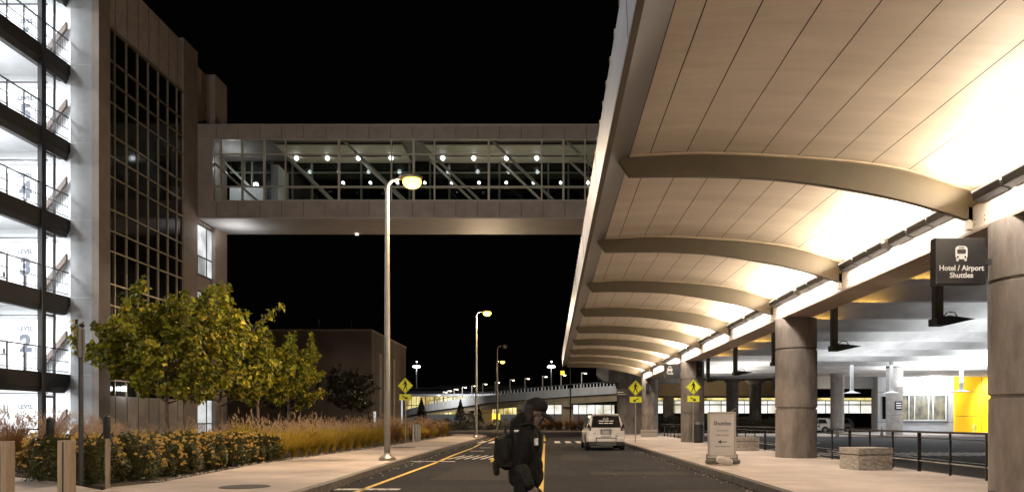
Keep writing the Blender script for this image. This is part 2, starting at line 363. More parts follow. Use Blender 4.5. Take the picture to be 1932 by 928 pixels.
# road markings
yl = MB(); wl = MB(); Z1, Z2 = .0, .005
def strip(mb, p, q, w):
    p, q = Vector(p).to_3d(), Vector(q).to_3d(); d = (q-p).normalized(); a = Vector((-d.y,d.x,0))*w/2
    mb.add([p-a+Vector((0,0,Z1)),q-a+Vector((0,0,Z1)),q+a+Vector((0,0,Z1)),p+a+Vector((0,0,Z1)),p-a+Vector((0,0,Z2)),q-a+Vector((0,0,Z2)),q+a+Vector((0,0,Z2)),p+a+Vector((0,0,Z2))],
           [(0,3,2,1),(4,5,6,7),(0,1,5,4),(1,2,6,5),(2,3,7,6),(3,0,4,7)])
strip(yl, (-3.82,9),(-3.85,25.0),.115)
for p, q in (((-3.87,25.9),(-3.98,30.6)),((-3.98,30.6),(-4.02,38)),((-4.05,38.8),(-4.3,45.2)),((-4.35,51.5),(-4.7,66))): strip(yl, p, q, .13)
strip(yl, (-.13,4),(-.42,45.9),.10); strip(yl, (-.45,51.3),(-.7,72),.13)
tag(struct(yl.build('yellow_line', 'yellow')))
strip(wl, (-4.40,15.15),(-3.1,15.15),.28); strip(wl, (-4.85,25.5),(-3.3,25.5),.22)
for i in range(7):
    x = -3.75+i*.30; strip(wl, (x,27.0),(x+.28,29.8),.10)
strip(wl, (-3.75,34.3),(-3.1,34.3),.25); strip(wl, (-2.6,34.3),(-1.2,34.3),.25); strip(wl, (-3.7,38.3),(-3.1,38.3),.2)
for i in range(13):
    x = -4.5+i*.70
    if i in (6,): continue
    strip(wl, (x,46.4),(x,50.8),.36)
strip(wl, (13.9,-8),(13.9,60),.14)
for i in range(27):
    x = 9.9+i*.40; strip(wl, (x,29.6),(x+.28,32.6),.14)
strip(wl, (10.6,36),(17,47),.14)
struct(wl.build('white_line', 'paint'))
pt = MB(); cr = MB(); rq = random.Random(21)
for (x0,x1,y0,y1) in ((-2.9,-.9,17.4,22.6),(1.0,3.6,19.0,20.4),(.4,1.5,26,31),(-3.2,-1.6,40,44.5),(2.2,3.9,12.5,15.0),(10.5,13,18,26),(15,18,33,38)):
    pt.prism([(x0,y0),(x1,y0+rq.uniform(-.1,.1)),(x1+rq.uniform(-.05,.05),y1),(x0+.05,y1-.06)],0,.0035)
struct(pt.build('asphalt_patch','asphalt2'))
for k in range(16):
    x, y_ = rq.uniform(-3.6,3.8), rq.uniform(10,45); a = rq.uniform(-.5,.5)+(0 if k%3 else 1.5)
    for q in range(rq.randint(6,16)):
        a += rq.gauss(0,.35); x1, y1 = x+math.sin(a)*.4, y_+math.cos(a)*.4
        if not (-4 < x1 < 3.9): break
        strip(cr,(x,y_),(x1,y1),.022); x, y_ = x1, y1
tag(struct(cr.build('sealed_crack','tar')))
# gutter grit: loose bits along the kerbs
gr = MB()
for i in range(420):
    side = rnd.random() < .5; y = rnd.uniform(12, 60); 
    x = (4.08-abs(rnd.gauss(0,.18))) if side else (-4.55-.012*(y-15)+abs(rnd.gauss(0,.14))+.02)
    s = rnd.uniform(.008,.028); gr.ell((x,y,.004+s*.3), s, s*rnd.uniform(.6,1.5), s*.5, 5, 4)
for i in range(300):
    t = rnd.random(); k = rnd.randrange(2, len(SWL)-2); a, b = SWL[k], SWL[k+1]; s = rnd.uniform(.015,.045)
    gr.ell((a[0]+(b[0]-a[0])*t-.05-abs(rnd.gauss(0,.12)), a[1]+(b[1]-a[1])*t, .14+s*.3), s, s*rnd.uniform(.6,1.4), s*.6, 5, 4)
tag(gr.build('gravel', 'granite'), 'loose grit and small stones along the kerbs and bed edge', 'gravel', None, 'stuff')
mh = MB().lathe((-5.8,14.05,.15), [(.46,.0),(.46,.006),(.41,.008),(.40,.004),(.0,.004)], 40)
tag(mh.build('manhole_cover','manhole'), 'round dark iron manhole cover in the left pavement nearest the camera', 'manhole cover')
mh = MB().lathe((-6.9,34.5,.15), [(.62,.0),(.62,.006),(.5,.008),(.49,.004),(.0,.004)], 40)
tag(mh.build('manhole_cover','manhole'), 'round iron manhole cover in the left pavement beyond the first street lamp', 'manhole cover')

# ------------------------------------------------------------------ parking garage and glass tower (left)
ZF = [0.0,3.36,6.68,10.0,13.33,16.66,20.0]; XG = -20.7; YT = 32.2
pg = thing('parking_garage', (-28,20,0), 'open concrete parking garage at left, floors lit white, level numbers on its end wall', 'garage')
for i, z in enumerate(ZF):
    if i == 0:
        MB().box(-40,XG-.05,-4,YT-.02,.0,.16).build('floor_slab','concrete',pg); continue
    MB().box(-40,XG-.36,-4,YT-.02,z-.32,z).build('floor_slab','gwall',pg)
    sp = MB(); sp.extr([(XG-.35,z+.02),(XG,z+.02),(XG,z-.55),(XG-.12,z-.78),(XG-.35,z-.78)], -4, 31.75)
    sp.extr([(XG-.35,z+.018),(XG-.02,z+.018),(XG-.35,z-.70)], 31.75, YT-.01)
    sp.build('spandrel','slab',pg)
MB().box(-40,XG,-4,YT-.02,20.01,21.3).build('parapet','panel',pg)
for yy in (6.2,14.2,22.2,30.2):
    MB().box(XG-.12,XG+.06,yy-.13,yy+.13,0,20).build('column','black',pg)
MB().box(-40.3,-40,-4,YT,0,21).build('back_wall','gwall',pg)
MB().box(-40,XG+.02,YT-.01,YT+.25,0,21.3).build('end_wall','gwall',pg)
MB().tube((XG-.2,31.2,.1),(XG-.2,31.2,20),.06,n=10).build('downpipe','darkgrey',pg)
for i, z in enumerate(ZF[:6]):
    zc = ZF[i+1]-.33
    rl = MB()
    for zz in (1.05,.55,.12):
        rl.bar((XG-.05,-3,z+zz),(XG-.05,31.9,z+zz),.05 if zz>1 else .025)
    yy = 20
    while yy < 31.9: rl.bar((XG-.05,yy,z+.02),(XG-.05,yy,z+1.05),.035); yy += .92
    rl.build('railing','black',pg)
    if i: # mesh infill below the rail
        mi = MB(); yy = 29.6
        while yy < 31.9: mi.bar((XG-.03,yy,z+.05),(XG-.03,yy,z+1.0),.012); yy += .11
        mi.build('railing','darkgrey',pg)
    f = MB(); 
    for yy in (10,18,25.4): f.box(-24.6,-24.45,yy,yy+1.3,zc-.08,zc-.01)
    f.box(-23.0,-22.85,29.2,30.6,zc-.08,zc-.01)
    each(f,'ceiling_light','E_tube',pg)
    lamp('AREA','garage_light',(-22.9,29.9,zc-.14),560,COOL,1.3,(0,0,0),.4)
    lamp('POINT','garage_light',(-23.2,28.6,z+1.5),330,COOL,.35)
    lamp('AREA','garage_light',(-26,24,zc-.14),330,COOL,1.6,(0,0,0),.5)
    # end wall furniture: door, level number
    dr = MB().box(-24.5,-23.55,YT-.06,YT-.012,z+.05,z+2.1).build('door','greywall',pg); MB().box(-23.72,-23.66,YT-.10,YT-.06,z+.95,z+1.15).build('handle','black',dr)
    ls_ = MB().box(-23.2,-22.35,YT-.035,YT-.012,z+1.0,z+2.35).build('level_sign','white_conc',pg)
    o0 = WL(pg)
    def lt(s, size, x, zz, b=0):
        t = text('lettering', s, size, 'ink', ls_, Vector((x,YT-.045,zz))-o0, ext=.004, bold=b)
    lt('LEVEL', .25, -22.78, z+2.02 if i else 2.0, .008)
    if i: lt(str(i+1), .98, -22.78, z+1.36, .05)
    if i: 
        b = MB(); b.bar((-22.78,YT-.03,z+.05),(-22.78,YT-.03,z+1.0),.06); b.build('sign_post','darkgrey',pg)
    # stair flight behind, seen against the lit wall
    st = MB(); st.add([(-22.1,YT-.25,z+.05),(-20.9,YT-.25,z+1.6),(-20.9,YT-.25,z+1.9),(-22.1,YT-.25,z+.4),(-22.1,YT-.12,z+.05),(-20.9,YT-.12,z+1.6),(-20.9,YT-.12,z+1.9),(-22.1,YT-.12,z+.4)],
                      [(0,1,2,3),(7,6,5,4),(0,4,5,1),(1,5,6,2),(2,6,7,3),(3,7,4,0)])
    st.build('stair_stringer','farbrown',pg)
    MB().bar((-24.4,YT-.4,zc-.45),(-21.6,YT-.4,zc-.45),.07,.05).build('pipe','darkgrey',pg)
    MB().box(XG-.18,XG+.02,30.35,30.95,z+2.35,z+2.42).build('bracket','black',pg)

tw = thing('glass_tower', (-21,36,0), 'brown stair tower with a tall dark glass curtain wall beside the garage', 'tower')
XT = -19.5
MB().box(-30,XT-.25,YT+.26,39.3,0,21.2).build('core_wall','white_conc',tw)
sw_ = MB().box(-24.6,XT,YT-.6,YT-.0,-.0,21.4); 
# side wall face towards the camera (pale, lit by the garage) and brown front strip
MB().box(XG+.03,XT-.02,YT-.3,YT+.25,0,21.4).build('side_wall','side_conc',tw)
for z in ZF[1:]: MB().box(XG+.04,XT-.03,YT-.308,YT-.30,z-.02,z+.02).build('wall_joint','greywall',tw)
MB().box(XT-.24,XT+.06,YT-.32,YT+.52,0,21.4).build('corner_pier','pier',tw)
MB().box(XT-.24,XT,YT+.52,39.3,18.8,21.4).build('parapet_panel','panel',tw)
MB().box(XT-.24,XT,YT+.52,39.3,0,2.5).build('base_panel','panel',tw)
MB().box(XT-.22,XT-.06,YT+.52,39.3,2.5,18.8).build('curtain_glass','darkglass',tw)
vm = MB(); hm = MB()
yy = 33.2
ys = []
while yy < 39.3: ys.append(yy); yy += .92
for yy in ys: vm.box(XT-.06,XT+.0,yy-.022,yy+.022,2.5,18.8)
each(vm,'mullion','mullion',tw)
zz = 17.35; pat = [.95,.9,1.45]; k = 0
while zz > 2.7:
    hm.box(XT-.06,XT+.012,YT+.52,39.3,zz-.03,zz+.03); zz -= pat[k%3]; k += 1
each(hm,'transom','mullion',tw)
MB().box(XT-.06,XT+.02,YT+.5,39.3,18.72,18.83).build('head_trim','mullion',tw)
jn = MB()
for yy in ys:
    jn.box(XT,XT+.006,yy-.012,yy+.012,18.9,21.4); jn.box(XT,XT+.006,yy-.02,yy+.02,0,2.5)
jn.box(XT,XT+.007,YT+.55,39.3,.85,.88); each(jn,'panel_joint','slab',tw)
MB().box(-30,XT+.03,39.3,40.86,0,21.65).build('pier','pier',tw)
MB().box(-30,XT-.5,40.86,42.85,12.6,21.4).build('wall','panel2',tw)
MB().box(-30,XT+.1,42.85,44.4,0,21.35).build('pier','pier',tw)
MB().box(-30,XT-.14,40.86,42.85,0,12.55).build('recess_wall','panel2',tw)
MB().box(XT-.13,XT-.09,40.9,42.8,9.5,12.3).build('lit_window','E_win',tw)
MB().box(XT-.13,XT-.09,40.9,42.8,6.4,8.6).build('lit_window','E_win',tw)
MB().box(XT-.13,XT-.09,40.9,42.8,0.2,2.6).build('lit_window','E_win',tw)
wf = MB()
for (z0,z1) in ((9.5,12.3),(6.4,8.6),(.2,2.6)):
    wf.box(XT-.09,XT-.05,42.1,42.16,z0,z1); wf.box(XT-.09,XT-.05,40.9,42.8,z1-.06,z1+.04); wf.box(XT-.09,XT-.05,40.9,42.8,z0-.05,z0+.05); wf.box(XT-.09,XT-.05,40.9,42.8,z0+1.0,z0+1.07)
    for j in range(8): wf.box(XT-.085,XT-.06,40.95+j*.14,40.97+j*.14,z0,z0+1.0)
each(wf,'window_frame','darkgrey',tw)
MB().box(XT-.13,XT+.02,40.95,42.75,2.68,3.15).build('entry_sign','black',tw)
MB().box(XT-.46,XT-.2,32.9,34.0,2.55,3.2).build('lobby_glass','darkglass',tw)
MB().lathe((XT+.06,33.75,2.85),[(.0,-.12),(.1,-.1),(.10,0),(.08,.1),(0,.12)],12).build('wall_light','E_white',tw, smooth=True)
lamp('POINT','tower_wall_light',(XT+.4,33.75,2.85),10,COOL,.1)
lamp('AREA','entry_light',(XT+.5,41.9,12.3),30,COOL,.8)

# ------------------------------------------------------------------ sky bridge
YB, YB2, SB = 40.88, 44.46, 34.25
bx = lambda px: (px-1040)/SB
bz = lambda py: 1.4+(793-py)/SB
br = thing('skybridge', (0,42.6,12.5), 'enclosed glass and steel footbridge crossing high above the road', 'bridge')
XE = 24
def roofs():
    MB().box(XT+.0,XE,YB,YB2,bz(262),bz(237)).build('top_fascia','fascia_br',br)
    MB().box(XT+.0,XE,YB-.03,YB2+.03,bz(237),bz(234.5)).build('coping','pole',br)
    MB().box(XT+.0,XE,YB,YB2,bz(410),bz(379)).build('bottom_fascia','fascia_br',br)
    MB().box(XT+.0,XE,YB+.05,YB2-.02,bz(410)-.05,bz(410)-.002).build('soffit','soffit',br)
roofs()
j = MB(); k = 0
x = XT+1.05
while x < XE:
    for z0, z1 in ((bz(261),bz(238)),(bz(409),bz(380))): j.box(x-.012,x+.012,YB-.006,YB,z0,z1)
    x += 1.2
each(j,'cladding_joint','slab',br)
MB().box(XT+.0,bx(400),YB+.01,YB+.3,bz(379),bz(262)).build('end_panel','fascia_br',br)
# glazing
MB().box(bx(400),XE,YB+.16,YB+.175,bz(379),bz(262)).build('front_glass','glass',br)
MB().box(bx(400),XE,YB2-.175,YB2-.16,bz(379),bz(262)).build('rear_glass','glass',br)
px_m = [400,415.5,456,498,538,639,738,780,819.5,922,1022,1063,1104,1205,1305,1346,1387]
mv = MB(); mt_ = MB()
for p in px_m:
    wd = .11 if p in (498,780,1063,639,922) else .07
    mv.box(bx(p)-wd/2,bx(p)+wd/2,YB+.02,YB+.15,bz(379),bz(262))
each(mv,'mullion','steel',br)
rv = MB()
for p in px_m:
    X = bx(p)+.35; rv.box(X-.05,X+.05,YB2-.15,YB2-.03,bz(379),bz(262))
each(rv,'mullion','steel',br)
hr = MB()
for py, h in ((262.5,.06),(290.5,.07),(352,.06),(378.5,.06)): hr.box(XT+.3,XE,YB+.03,YB+.13,bz(py)-h/2,bz(py)+h/2)
each(hr,'transom','steel',br)
hr = MB()
for z in (13.75,14.55,15.3,16.2): hr.box(XT+.3,XE,YB2-.14,YB2-.04,z-.035,z+.035)
each(hr,'transom','steel',br)
hrl = MB()
for z in (14.45,): 
    hrl.tube((XT+.4,YB+.5,z),(XE,YB+.5,z),.03,n=8); hrl.tube((XT+.4,YB2-.5,z),(XE,YB2-.5,z),.03,n=8)
each(hrl,'handrail','steel',br)
for k in range(8):
    x0 = bx(506-141*1+141*k) ; x1 = x0+120/SB
    if x0 < bx(400):
        d = MB(); d.bar((bx(400),YB+.35,bz(305)),(bx(485),YB+.35,bz(379)),.12,.12); d.build('truss_diagonal','steel',br)
    else: 
        d = MB(); d.bar((x0,YB+.35,bz(263)),(x1,YB+.35,bz(379)),.13,.13); d.build('truss_diagonal','steel',br)
    d = MB(); d.bar((x0+.15,YB2-.35,16.85),(x1+.15,YB2-.35,13.5),.12,.12); d.build('truss_diagonal','steel',br)
MB().box(XT+.3,XE,YB+.2,YB2-.2,bz(379)-.05,bz(379)+.01).build('floor','floorm',br)
for (a, b) in ((-15.4,-8.3),(-7.1,2.5),(3.7,13),(14,23)):
    MB().box(a,b,YB+.55,YB2-.22,16.74,16.80).build('ceiling_panel','inner',br)
    MB().box(a+.4,b-.4,43.02,43.12,16.70,16.742).build('light_track','black',br)
    lamp('AREA','bridge_light',((a+b)/2,42.3,14.0),34,(1,.92,.68),b-a,(R(180),0,0),1.2)
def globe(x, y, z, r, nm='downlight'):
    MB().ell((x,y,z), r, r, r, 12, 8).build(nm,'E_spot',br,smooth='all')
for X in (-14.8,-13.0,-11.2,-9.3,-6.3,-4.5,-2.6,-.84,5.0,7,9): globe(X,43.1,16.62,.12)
for i in range(12): globe(-12.4+i*1.62,44.2,15.55+.0*i,.075,'lamp')  # added glowing globes standing in for downlight reflections in the glass
for i in range(12): globe(-13.0+i*1.62,44.2,14.3,.05,'lamp')  # lower row, also added globes in place of reflections
MB().box(-19.0,-16.9,YB2-.6,YB2-.3,bz(379),15.2).build('lobby_panel','gwall',br)
lamp('POINT','bridge_lobby_light',(-18.3,42.6,16.0),70,COOL,.15)
MB().box(-16.0,-15.6,42.4,44.1,13.5,16.0).build('lobby_door','greywall',br)
for X in (-11.6,9.5): MB().box(X-.07,X+.07,YB2-.22,YB2-.12,12.47,12.52).build('soffit_light','E_warm',br)
tm = thing('terminal_block', (32,46,0), 'plain tan terminal block that the footbridge runs into behind the canopy', 'building')
MB().box(24.02,48,34,62,8,20).build('wall','panel',tm)
MB().box(24.2,24.6,34.3,61.5,6.9,8).build('base_wall','panel2',tm)
lamp('AREA','soffit_fill',(-18.0,42.5,11.4),40,COOL,1.2,(R(180),0,0))

# ------------------------------------------------------------------ kerbside canopy
CY0, CY1 = -11.0, 64.2
cn = thing('canopy', (5,26,4.9), 'long curved kerbside canopy with tan ceiling and deep ribs', 'canopy')
C = [(1.455,6.316),(2.49,6.366),(3.44,6.356),(4.35,6.306),(5.41,6.228),(6.30,6.11),(7.07,5.92),(8.0,5.60)]
def cz(x, P=C):
    for i in range(len(P)-1):
        if x <= P[i+1][0] or i == len(P)-2:
            p0 = P[max(i-1,0)]; p1 = P[i]; p2 = P[i+1]; p3 = P[min(i+2,len(P)-1)]
            t = (x-p1[0])/(p2[0]-p1[0])
            m1 = (p2[1]-p0[1])/(p2[0]-p0[0])*(p2[0]-p1[0]); m2 = (p3[1]-p1[1])/(p3[0]-p1[0])*(p2[0]-p1[0])
            return (2*t**3-3*t**2+1)*p1[1]+(t**3-2*t**2+t)*m1+(-2*t**3+3*t**2)*p2[1]+(t**3-t**2)*m2
B_ = [(1.445,5.93),(2.25,5.94),(3.44,5.92),(4.52,5.84),(5.79,5.64),(6.81,5.41),(7.95,5.06)]
RY = [13.76+6.2*i for i in range(-4,9)]
seams = [1.455,1.83,2.507,3.2,3.89,4.56,5.24,5.93,6.62,7.31,8.0]
cl = MB()
for a, b in zip(seams, seams[1:]):
    a += .008; b -= .008; n = 5
    xs = [a+(b-a)*i/n for i in range(n+1)]
    for ya, yb in zip([CY0]+RY, RY+[CY1]):
        if yb-ya < .3: continue
        ya_, yb_ = ya+.006, yb-.006; m = 6
        vs = []; 
        for jj in range(m+1):
            yy = ya_+(yb_-ya_)*jj/m
            for x in xs:
                bow = .010*math.sin(math.pi*(x-a)/(b-a))*math.sin(3.1*yy+x*7)+.004*math.sin(9*yy+3*x)
                vs.append((x, yy, cz(x)+bow))
        w_ = n+1; off = len(vs)
        fs = [(jj*w_+i, (jj+1)*w_+i, (jj+1)*w_+i+1, jj*w_+i+1) for jj in range(m) for i in range(n)]
        cl.add(vs, fs)
cl.build('ceiling','ceiling',cn,smooth='all',fix=False)
# backing above the ceiling joints and the roof skin
rf = MB(); top = [(.95,6.94),(1.6,7.05),(3.5,7.22),(5.5,7.1),(7.4,6.72),(9.2,6.2)]; bot = [(x, cz(min(max(x,1.455),8.0))+.03) for x in (8.0,7.3,6.6,5.9,5.2,4.5,3.8,3.1,2.4,1.47)]
rf.extr(top+[(9.2,5.75),(8.1,5.62)]+bot+[(1.47,6.36),(.97,6.14)], CY0, CY1)
rf.build('roof_skin','roofm',cn)
for yy in RY:
    rb = MB(); xs = [1.445+(7.95-1.445)*i/24 for i in range(25)]
    poly = [(1.24,6.235)]+[(x, cz(max(x,1.46))-.002) for x in xs]+[(x, cz(x,B_)) for x in xs[::-1]]
    rb.extr(poly, yy, yy+.13); r_ = rb.build('rib','rib',cn)
    fl = MB(); n = len(xs)
    vs = []
    for x in xs: vs += [(x,yy-.07,cz(max(x,1.46))-.045),(x,yy-.0,cz(max(x,1.46))-.045),(x,yy-.0,cz(max(x,1.46))-.012),(x,yy-.07,cz(max(x,1.46))-.012)]
    fs = [(4*i+k,4*i+(k+1)%4,4*i+4+(k+1)%4,4*i+4+k) for i in range(n-1) for k in range(4)]
    fl.add(vs, fs); fl.build('flange','rib_top',cn)
MB().extr([(1.05,6.10),(1.453,6.316),(1.453,6.345),(1.02,6.13)], CY0, CY1).build('edge_soffit','edge',cn)
MB().extr([(.96,6.085),(1.048,6.095),(1.02,6.14),(.965,6.14)], CY0, CY1).build('drip_strip','rib',cn)
MB().extr([(.91,6.93),(.945,6.08),(.957,6.08),(.957,6.93)], CY0, CY1).build('fascia','fascia',cn)
cp = MB(); yy = CY0
while yy < CY1: cp.box(.90,1.0,yy,yy+.10,6.92,6.99); yy += .80
each(cp,'roof_clip','pole',cn)
sj = MB(); yy = CY0+1.5
while yy < CY1: sj.bar((.905,yy,6.93),(.94,yy,6.085),.006,.012,up=(0,1,0)); yy += 6.2
each(sj,'fascia_joint','edge',cn)
MB().box(7.82,8.72,CY0,CY1,4.91,5.36).build('girder','girder',cn)
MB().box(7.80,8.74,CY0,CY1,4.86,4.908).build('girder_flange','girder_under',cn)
gs = MB()
for yy in RY: gs.box(7.74,7.815,yy,yy+.13,4.95,5.36); 
each(gs,'stiffener','girder',cn)
bt = MB(); yy = CY0+.2
while yy < CY1:
    for dz in (5.0,5.08): bt.ell((7.815,yy,dz+.02),.012,.012,.012,6,4)
    yy += .31
tag(bt.build('bolts','rib',cn),kind='stuff')
# uplight bars on the girder edge, one pair per bay
fx0 = None; nb = 0
ordn = ['first','second','third','fourth','fifth','sixth','seventh','eighth','ninth','tenth']
for i, yy in enumerate(RY[:-1]):
    for h in (0,1):
        y0 = yy+.45+h*2.85; 
        f = thing('uplight_bar', (7.72, y0, 5.36), 'dark uplight bar on the girder edge lighting the canopy ceiling', 'floodlight', 'uplight bars along the canopy girder') if fx0 is None else None
        if fx0 is None:
            b = MB()
            for (h0,h1) in ((0,.78),(.84,1.62),(1.70,2.5)): b.extr([(-.12,.0),(.03,-.05),(.09,.06),(.07,.15),(-.02,.150),(-.13,.115),(-.15,.17),(-.165,.16)], h0, h1)
            b.box(-.03,.05,.78,1.70,.02,.08); b.build('housing','darkgrey',f,world=False)
            b = MB(); b.box(-.10,.0,.6,.68,.10,.24); b.box(-.10,0,1.8,1.88,.10,.24); each(b,'bracket','silver',f,world=False)
            b = MB(); b.extr([(-.11,.125),(-.03,.158),(-.035,.166),(-.105,.136)], .08, 2.42); b.build('lens','E_warm',f,world=False)
            fx0 = f
        else: f = dup(fx0, (7.72, y0, 5.36))
        nb += 1
    lamp('AREA','girder_wash',(7.50,yy+3.1,5.30),130,(1,.90,.79),.10,(0,R(-28),0),5.0)
    lamp('AREA','canopy_uplight',(7.45,yy+3.1,5.44),540,(1,.86,.66),.5,(R(180),R(-22),0),5.6)

# end cap beam and pier beyond the canopy
ec = thing('cap_beam', (6.5,70,0), 'dark concrete cap beam and pier beyond the far end of the canopy', 'pier')
MB().extr([(4.35,6.2),(4.3,5.9),(4.5,5.3),(5.2,4.95),(12,4.9),(12,6.2)],69,71.2).build('beam','column',ec)
MB().extr([(4.20,6.22),(4.20,5.6),(4.9,5.0),(5.3,5.0),(5.3,6.22)],68.6,68.98).build('end_panel','white_conc',ec)
MB().box(6.3,8.5,69.1,71.1,0,4.94).build('pier','column',ec)

# ------------------------------------------------------------------ columns
def colshape(h, r=.68):
    p = [(r,0),(r,1.63),(r-.035,1.645),(r-.035,1.69),(r+.008,1.705)]
    if h > 4.2: p += [(r+.008,3.63),(r-.035,3.645),(r-.035,3.69),(r,3.705)]
    return p+[(r,h)]
cols = [(8.38,12.9,'wide round column behind the black shuttle sign, nearest the camera'),
        (8.38,25.4,'round concrete column beside the railing, second from the camera'),
        (8.32,43.7,'round concrete column holding the black taxi sign behind the litter bin'),
        (8.30,62.4,'round concrete column beyond the taxi sign, last under the canopy girder')]
for x, yy, lb in cols:
    h = 4.70
    o = MB().lathe((x,yy,.15), colshape(h), 56).build('round_column','column',smooth=True); tag(o, lb, 'column', 'columns under the canopy girder')
for x, yy, r, lb in ((29.6,64,.68,'grey round column with a small notice in front of the windowed wall'),(29.3,76,.66,'grey round column beside the parked cars under the road deck'),
                  (20.5,84,.68,'dark column under the deck beside the tan girder, left of a pair'),(24.2,88,.70,'dark column under the deck beside the tan girder, right of a pair'),(15.5,98,.7,'distant tan column under the low girder behind the taxi sign column')):
    t_ = thing('round_column', (x,yy,.15), lb, 'column')
    MB().lathe((0,0,0), [(r,0),(r,1.62),(r-.02,1.64),(r-.02,1.68),(r,1.70),(r,2.95),(r-.02,2.97),(r-.02,3.0),(r,3.02),(r,4.2),(r-.02,4.22),(r-.02,4.26),(r,4.28),(r,6.14)], 40).build('shaft','concrete' if x>28 else 'column',t_,world=False,smooth=True)
    if yy == 64:
        MB().box(-.25,.35,-r-.03,-r+.08,2.2,2.9).build('notice','black',t_,world=False)
        for k in range(3): MB().box(-.18,.28,-r-.036,-r-.03,2.3+k*.2,2.38+k*.2).build('notice_line','signwhite',t_,world=False)
    if 18 < x < 28: MB().lathe((0,0,5.5),[(r,0),(r+.5,.45),(r+.5,.64)],40).build('capital','column',t_,world=False,smooth=True)

# ------------------------------------------------------------------ elevated deck above the side road
dk = thing('elevated_deck', (30,30,6.3), 'elevated road deck whose pale ribbed underside covers the side road', 'road deck')
MB().box(9.2,64,-12,82,6.42,7.5).build('slab','deck',dk)
yy = -10; wv = MB(); n = 14
ysl = [i*.3 for i in range(int(94/.3)+1)]
vs = []; fs = []
def dz(y): 
    t = (y % 4.8)/4.8
    return 6.40-.42*max(0, math.cos(2*math.pi*t))**2.2
for i, q in enumerate(ysl):
    y_ = -12+q; z = dz(y_)
    vs += [(9.25,y_,z),(20,y_,z+.01),(34,y_,z-.01),(64,y_,z)]
for i in range(len(ysl)-1):
    for k in range(3): fs.append((4*i+k,4*i+4+k,4*i+5+k,4*i+1+k))
wv.add(vs, fs); wv.build('soffit','deck',dk,smooth='all',fix=False)
MB().box(9.0,9.24,-12,82,6.1,7.9).build('edge_beam','column',dk)
MB().box(24.5,64,81,82.2,4.9,6.3).build('cross_beam','greywall',dk)
MB().box(9.2,30,96,97,4.6,6.6).build('far_girder','rampg',dk)
MB().box(9.2,40,97.2,106,6.0,6.6).build('far_slab','slab',dk)

# hanging uplights under the deck
hl = thing('hanging_light', (10.1,19.4,4.0), 'dark uplight on a drop post under the deck, nearest the shuttle sign', 'hanging light', 'uplights hung under the road deck')
b = MB(); b.box(-.11,.11,-.09,.09,.0,2.45); b.build('drop_post','darkgrey',hl,world=False)
b = MB(); b.add([(-.13,-.22,-.12),(.2,-.22,-.12),(1.0,0,.06),(-.13,.22,-.12),(.2,.22,-.12),(-.13,-.22,.06),(.2,-.22,.12),(-.13,.22,.06),(.2,.22,.12)], [(0,3,4,2,1),(5,6,2,8,7),(0,1,6,5),(3,7,8,4),(0,5,7,3),(1,2,6),(4,8,2)])
b.build('lamp_head','darkgrey',hl,world=False)
b = MB(); b.path([(.15,0,.12),(.28,0,.24),(.45,0,.22),(.52,0,.10)],.018,6); b.build('bracket','darkgrey',hl,world=False)
hlb = ['','dark uplight on a drop post under the deck, just right of the second column','drop-post uplight seen behind the second column','drop-post uplight between the second and third columns','small drop-post uplight right of the taxi sign column','small drop-post uplight under the deck left of the taxi sign column']
for k in range(1,5): dup(hl, (10.1,19.4+7.1*k,4.0), 0, hlb[k])
for k, (x, yy) in enumerate(((24.3,60),(27.5,60),(31.5,57),(35.5,54.5),(19.8,36),(19.9,29))):
    pl = thing('pendant_light', (x,yy,3.6), ['pendant lamp on white post left of the parked cars','pendant lamp on white post beside the grey column with the notice','pendant lamp on white post in front of the windows','pendant lamp on white post beside the orange wall','',''][k] or 'pendant', 'pendant light', 'pendant lamps under the deck far side') if k < 4 else None
    if not pl: continue
    MB().box(-.11,.11,-.11,.11,.1,2.75).build('post','white_conc',pl,world=False)
    MB().lathe((0,0,0),[(.05,-.02),(.7,.0),(.2,.16),(.12,.3)],20).build('shade','white_conc',pl,world=False,smooth=True)
for k in range(0,5): 
    lamp('SPOT','deck_uplight',(10.7,19.4+7.1*k,4.25),420,(1,.80,.50),.15,(R(180),R(-35),0),spot=R(120),blend=1)
for k in range(8):
    lamp('SPOT','deck_amber_light',(12.2,19.5+4.8*k,5.1),110,(1,.55,.10),.12,(R(180),0,0),spot=R(125),blend=1)
lamp('AREA','deck_flood',(16,66,4.0),900,(1,.97,.92),5,(R(180),0,0),16)
lamp('AREA','far_girder_fill',(20,90,2.6),350,(1,.78,.55),8,(R(160),0,0),3)  # unseen source added to brighten the far girder
lamp('AREA','deck_flood',(34,56,4.3),4300,COOL,9,(R(180),0,0),22)
lamp('AREA','deck_flood',(22,42,4.0),1250,COOL,6,(R(180),0,0),30)
lamp('AREA','deck_flood',(30,24,4.3),1000,COOL,8,(R(180),0,0),20)
lamp('AREA','deck_downlight',(27,62,5.9),1400,COOL,20,(0,0,0),8)

# windowed wall with orange end, floodlight
ow = thing('ground_floor_office', (45,84,0), 'grey wall with a strip of dim windows and bright orange end panels under the deck', 'building')
MB().box(35.2,43.4,80,81.6,.15,6.12).build('wall','greywall',ow)
MB().box(43.4,56,79.8,86,.15,6.12).build('orange_panel','orange',ow)
MB().box(36.9,43.0-.5,79.90,79.98,1.5,4.1).build('window_strip','E_room',ow)
MB().box(35.7,36.2,79.95,79.998,1.6,4.0).build('window','darkglass',ow)
fr = MB()
for x in (36.85,37.6,38.5,39.1,40.6,41.1,42.5): fr.box(x-.06,x+.06,79.84,79.9,1.45,4.15)
fr.box(36.8,42.56,79.83,79.9,4.1,4.3); fr.box(36.8,42.56,79.83,79.9,1.38,1.5); each(fr,'window_frame','white_conc',ow)
jo = MB()
for z in (1.25,4.45): jo.box(35.2,43.38,79.99,79.999,z-.02,z+.02)
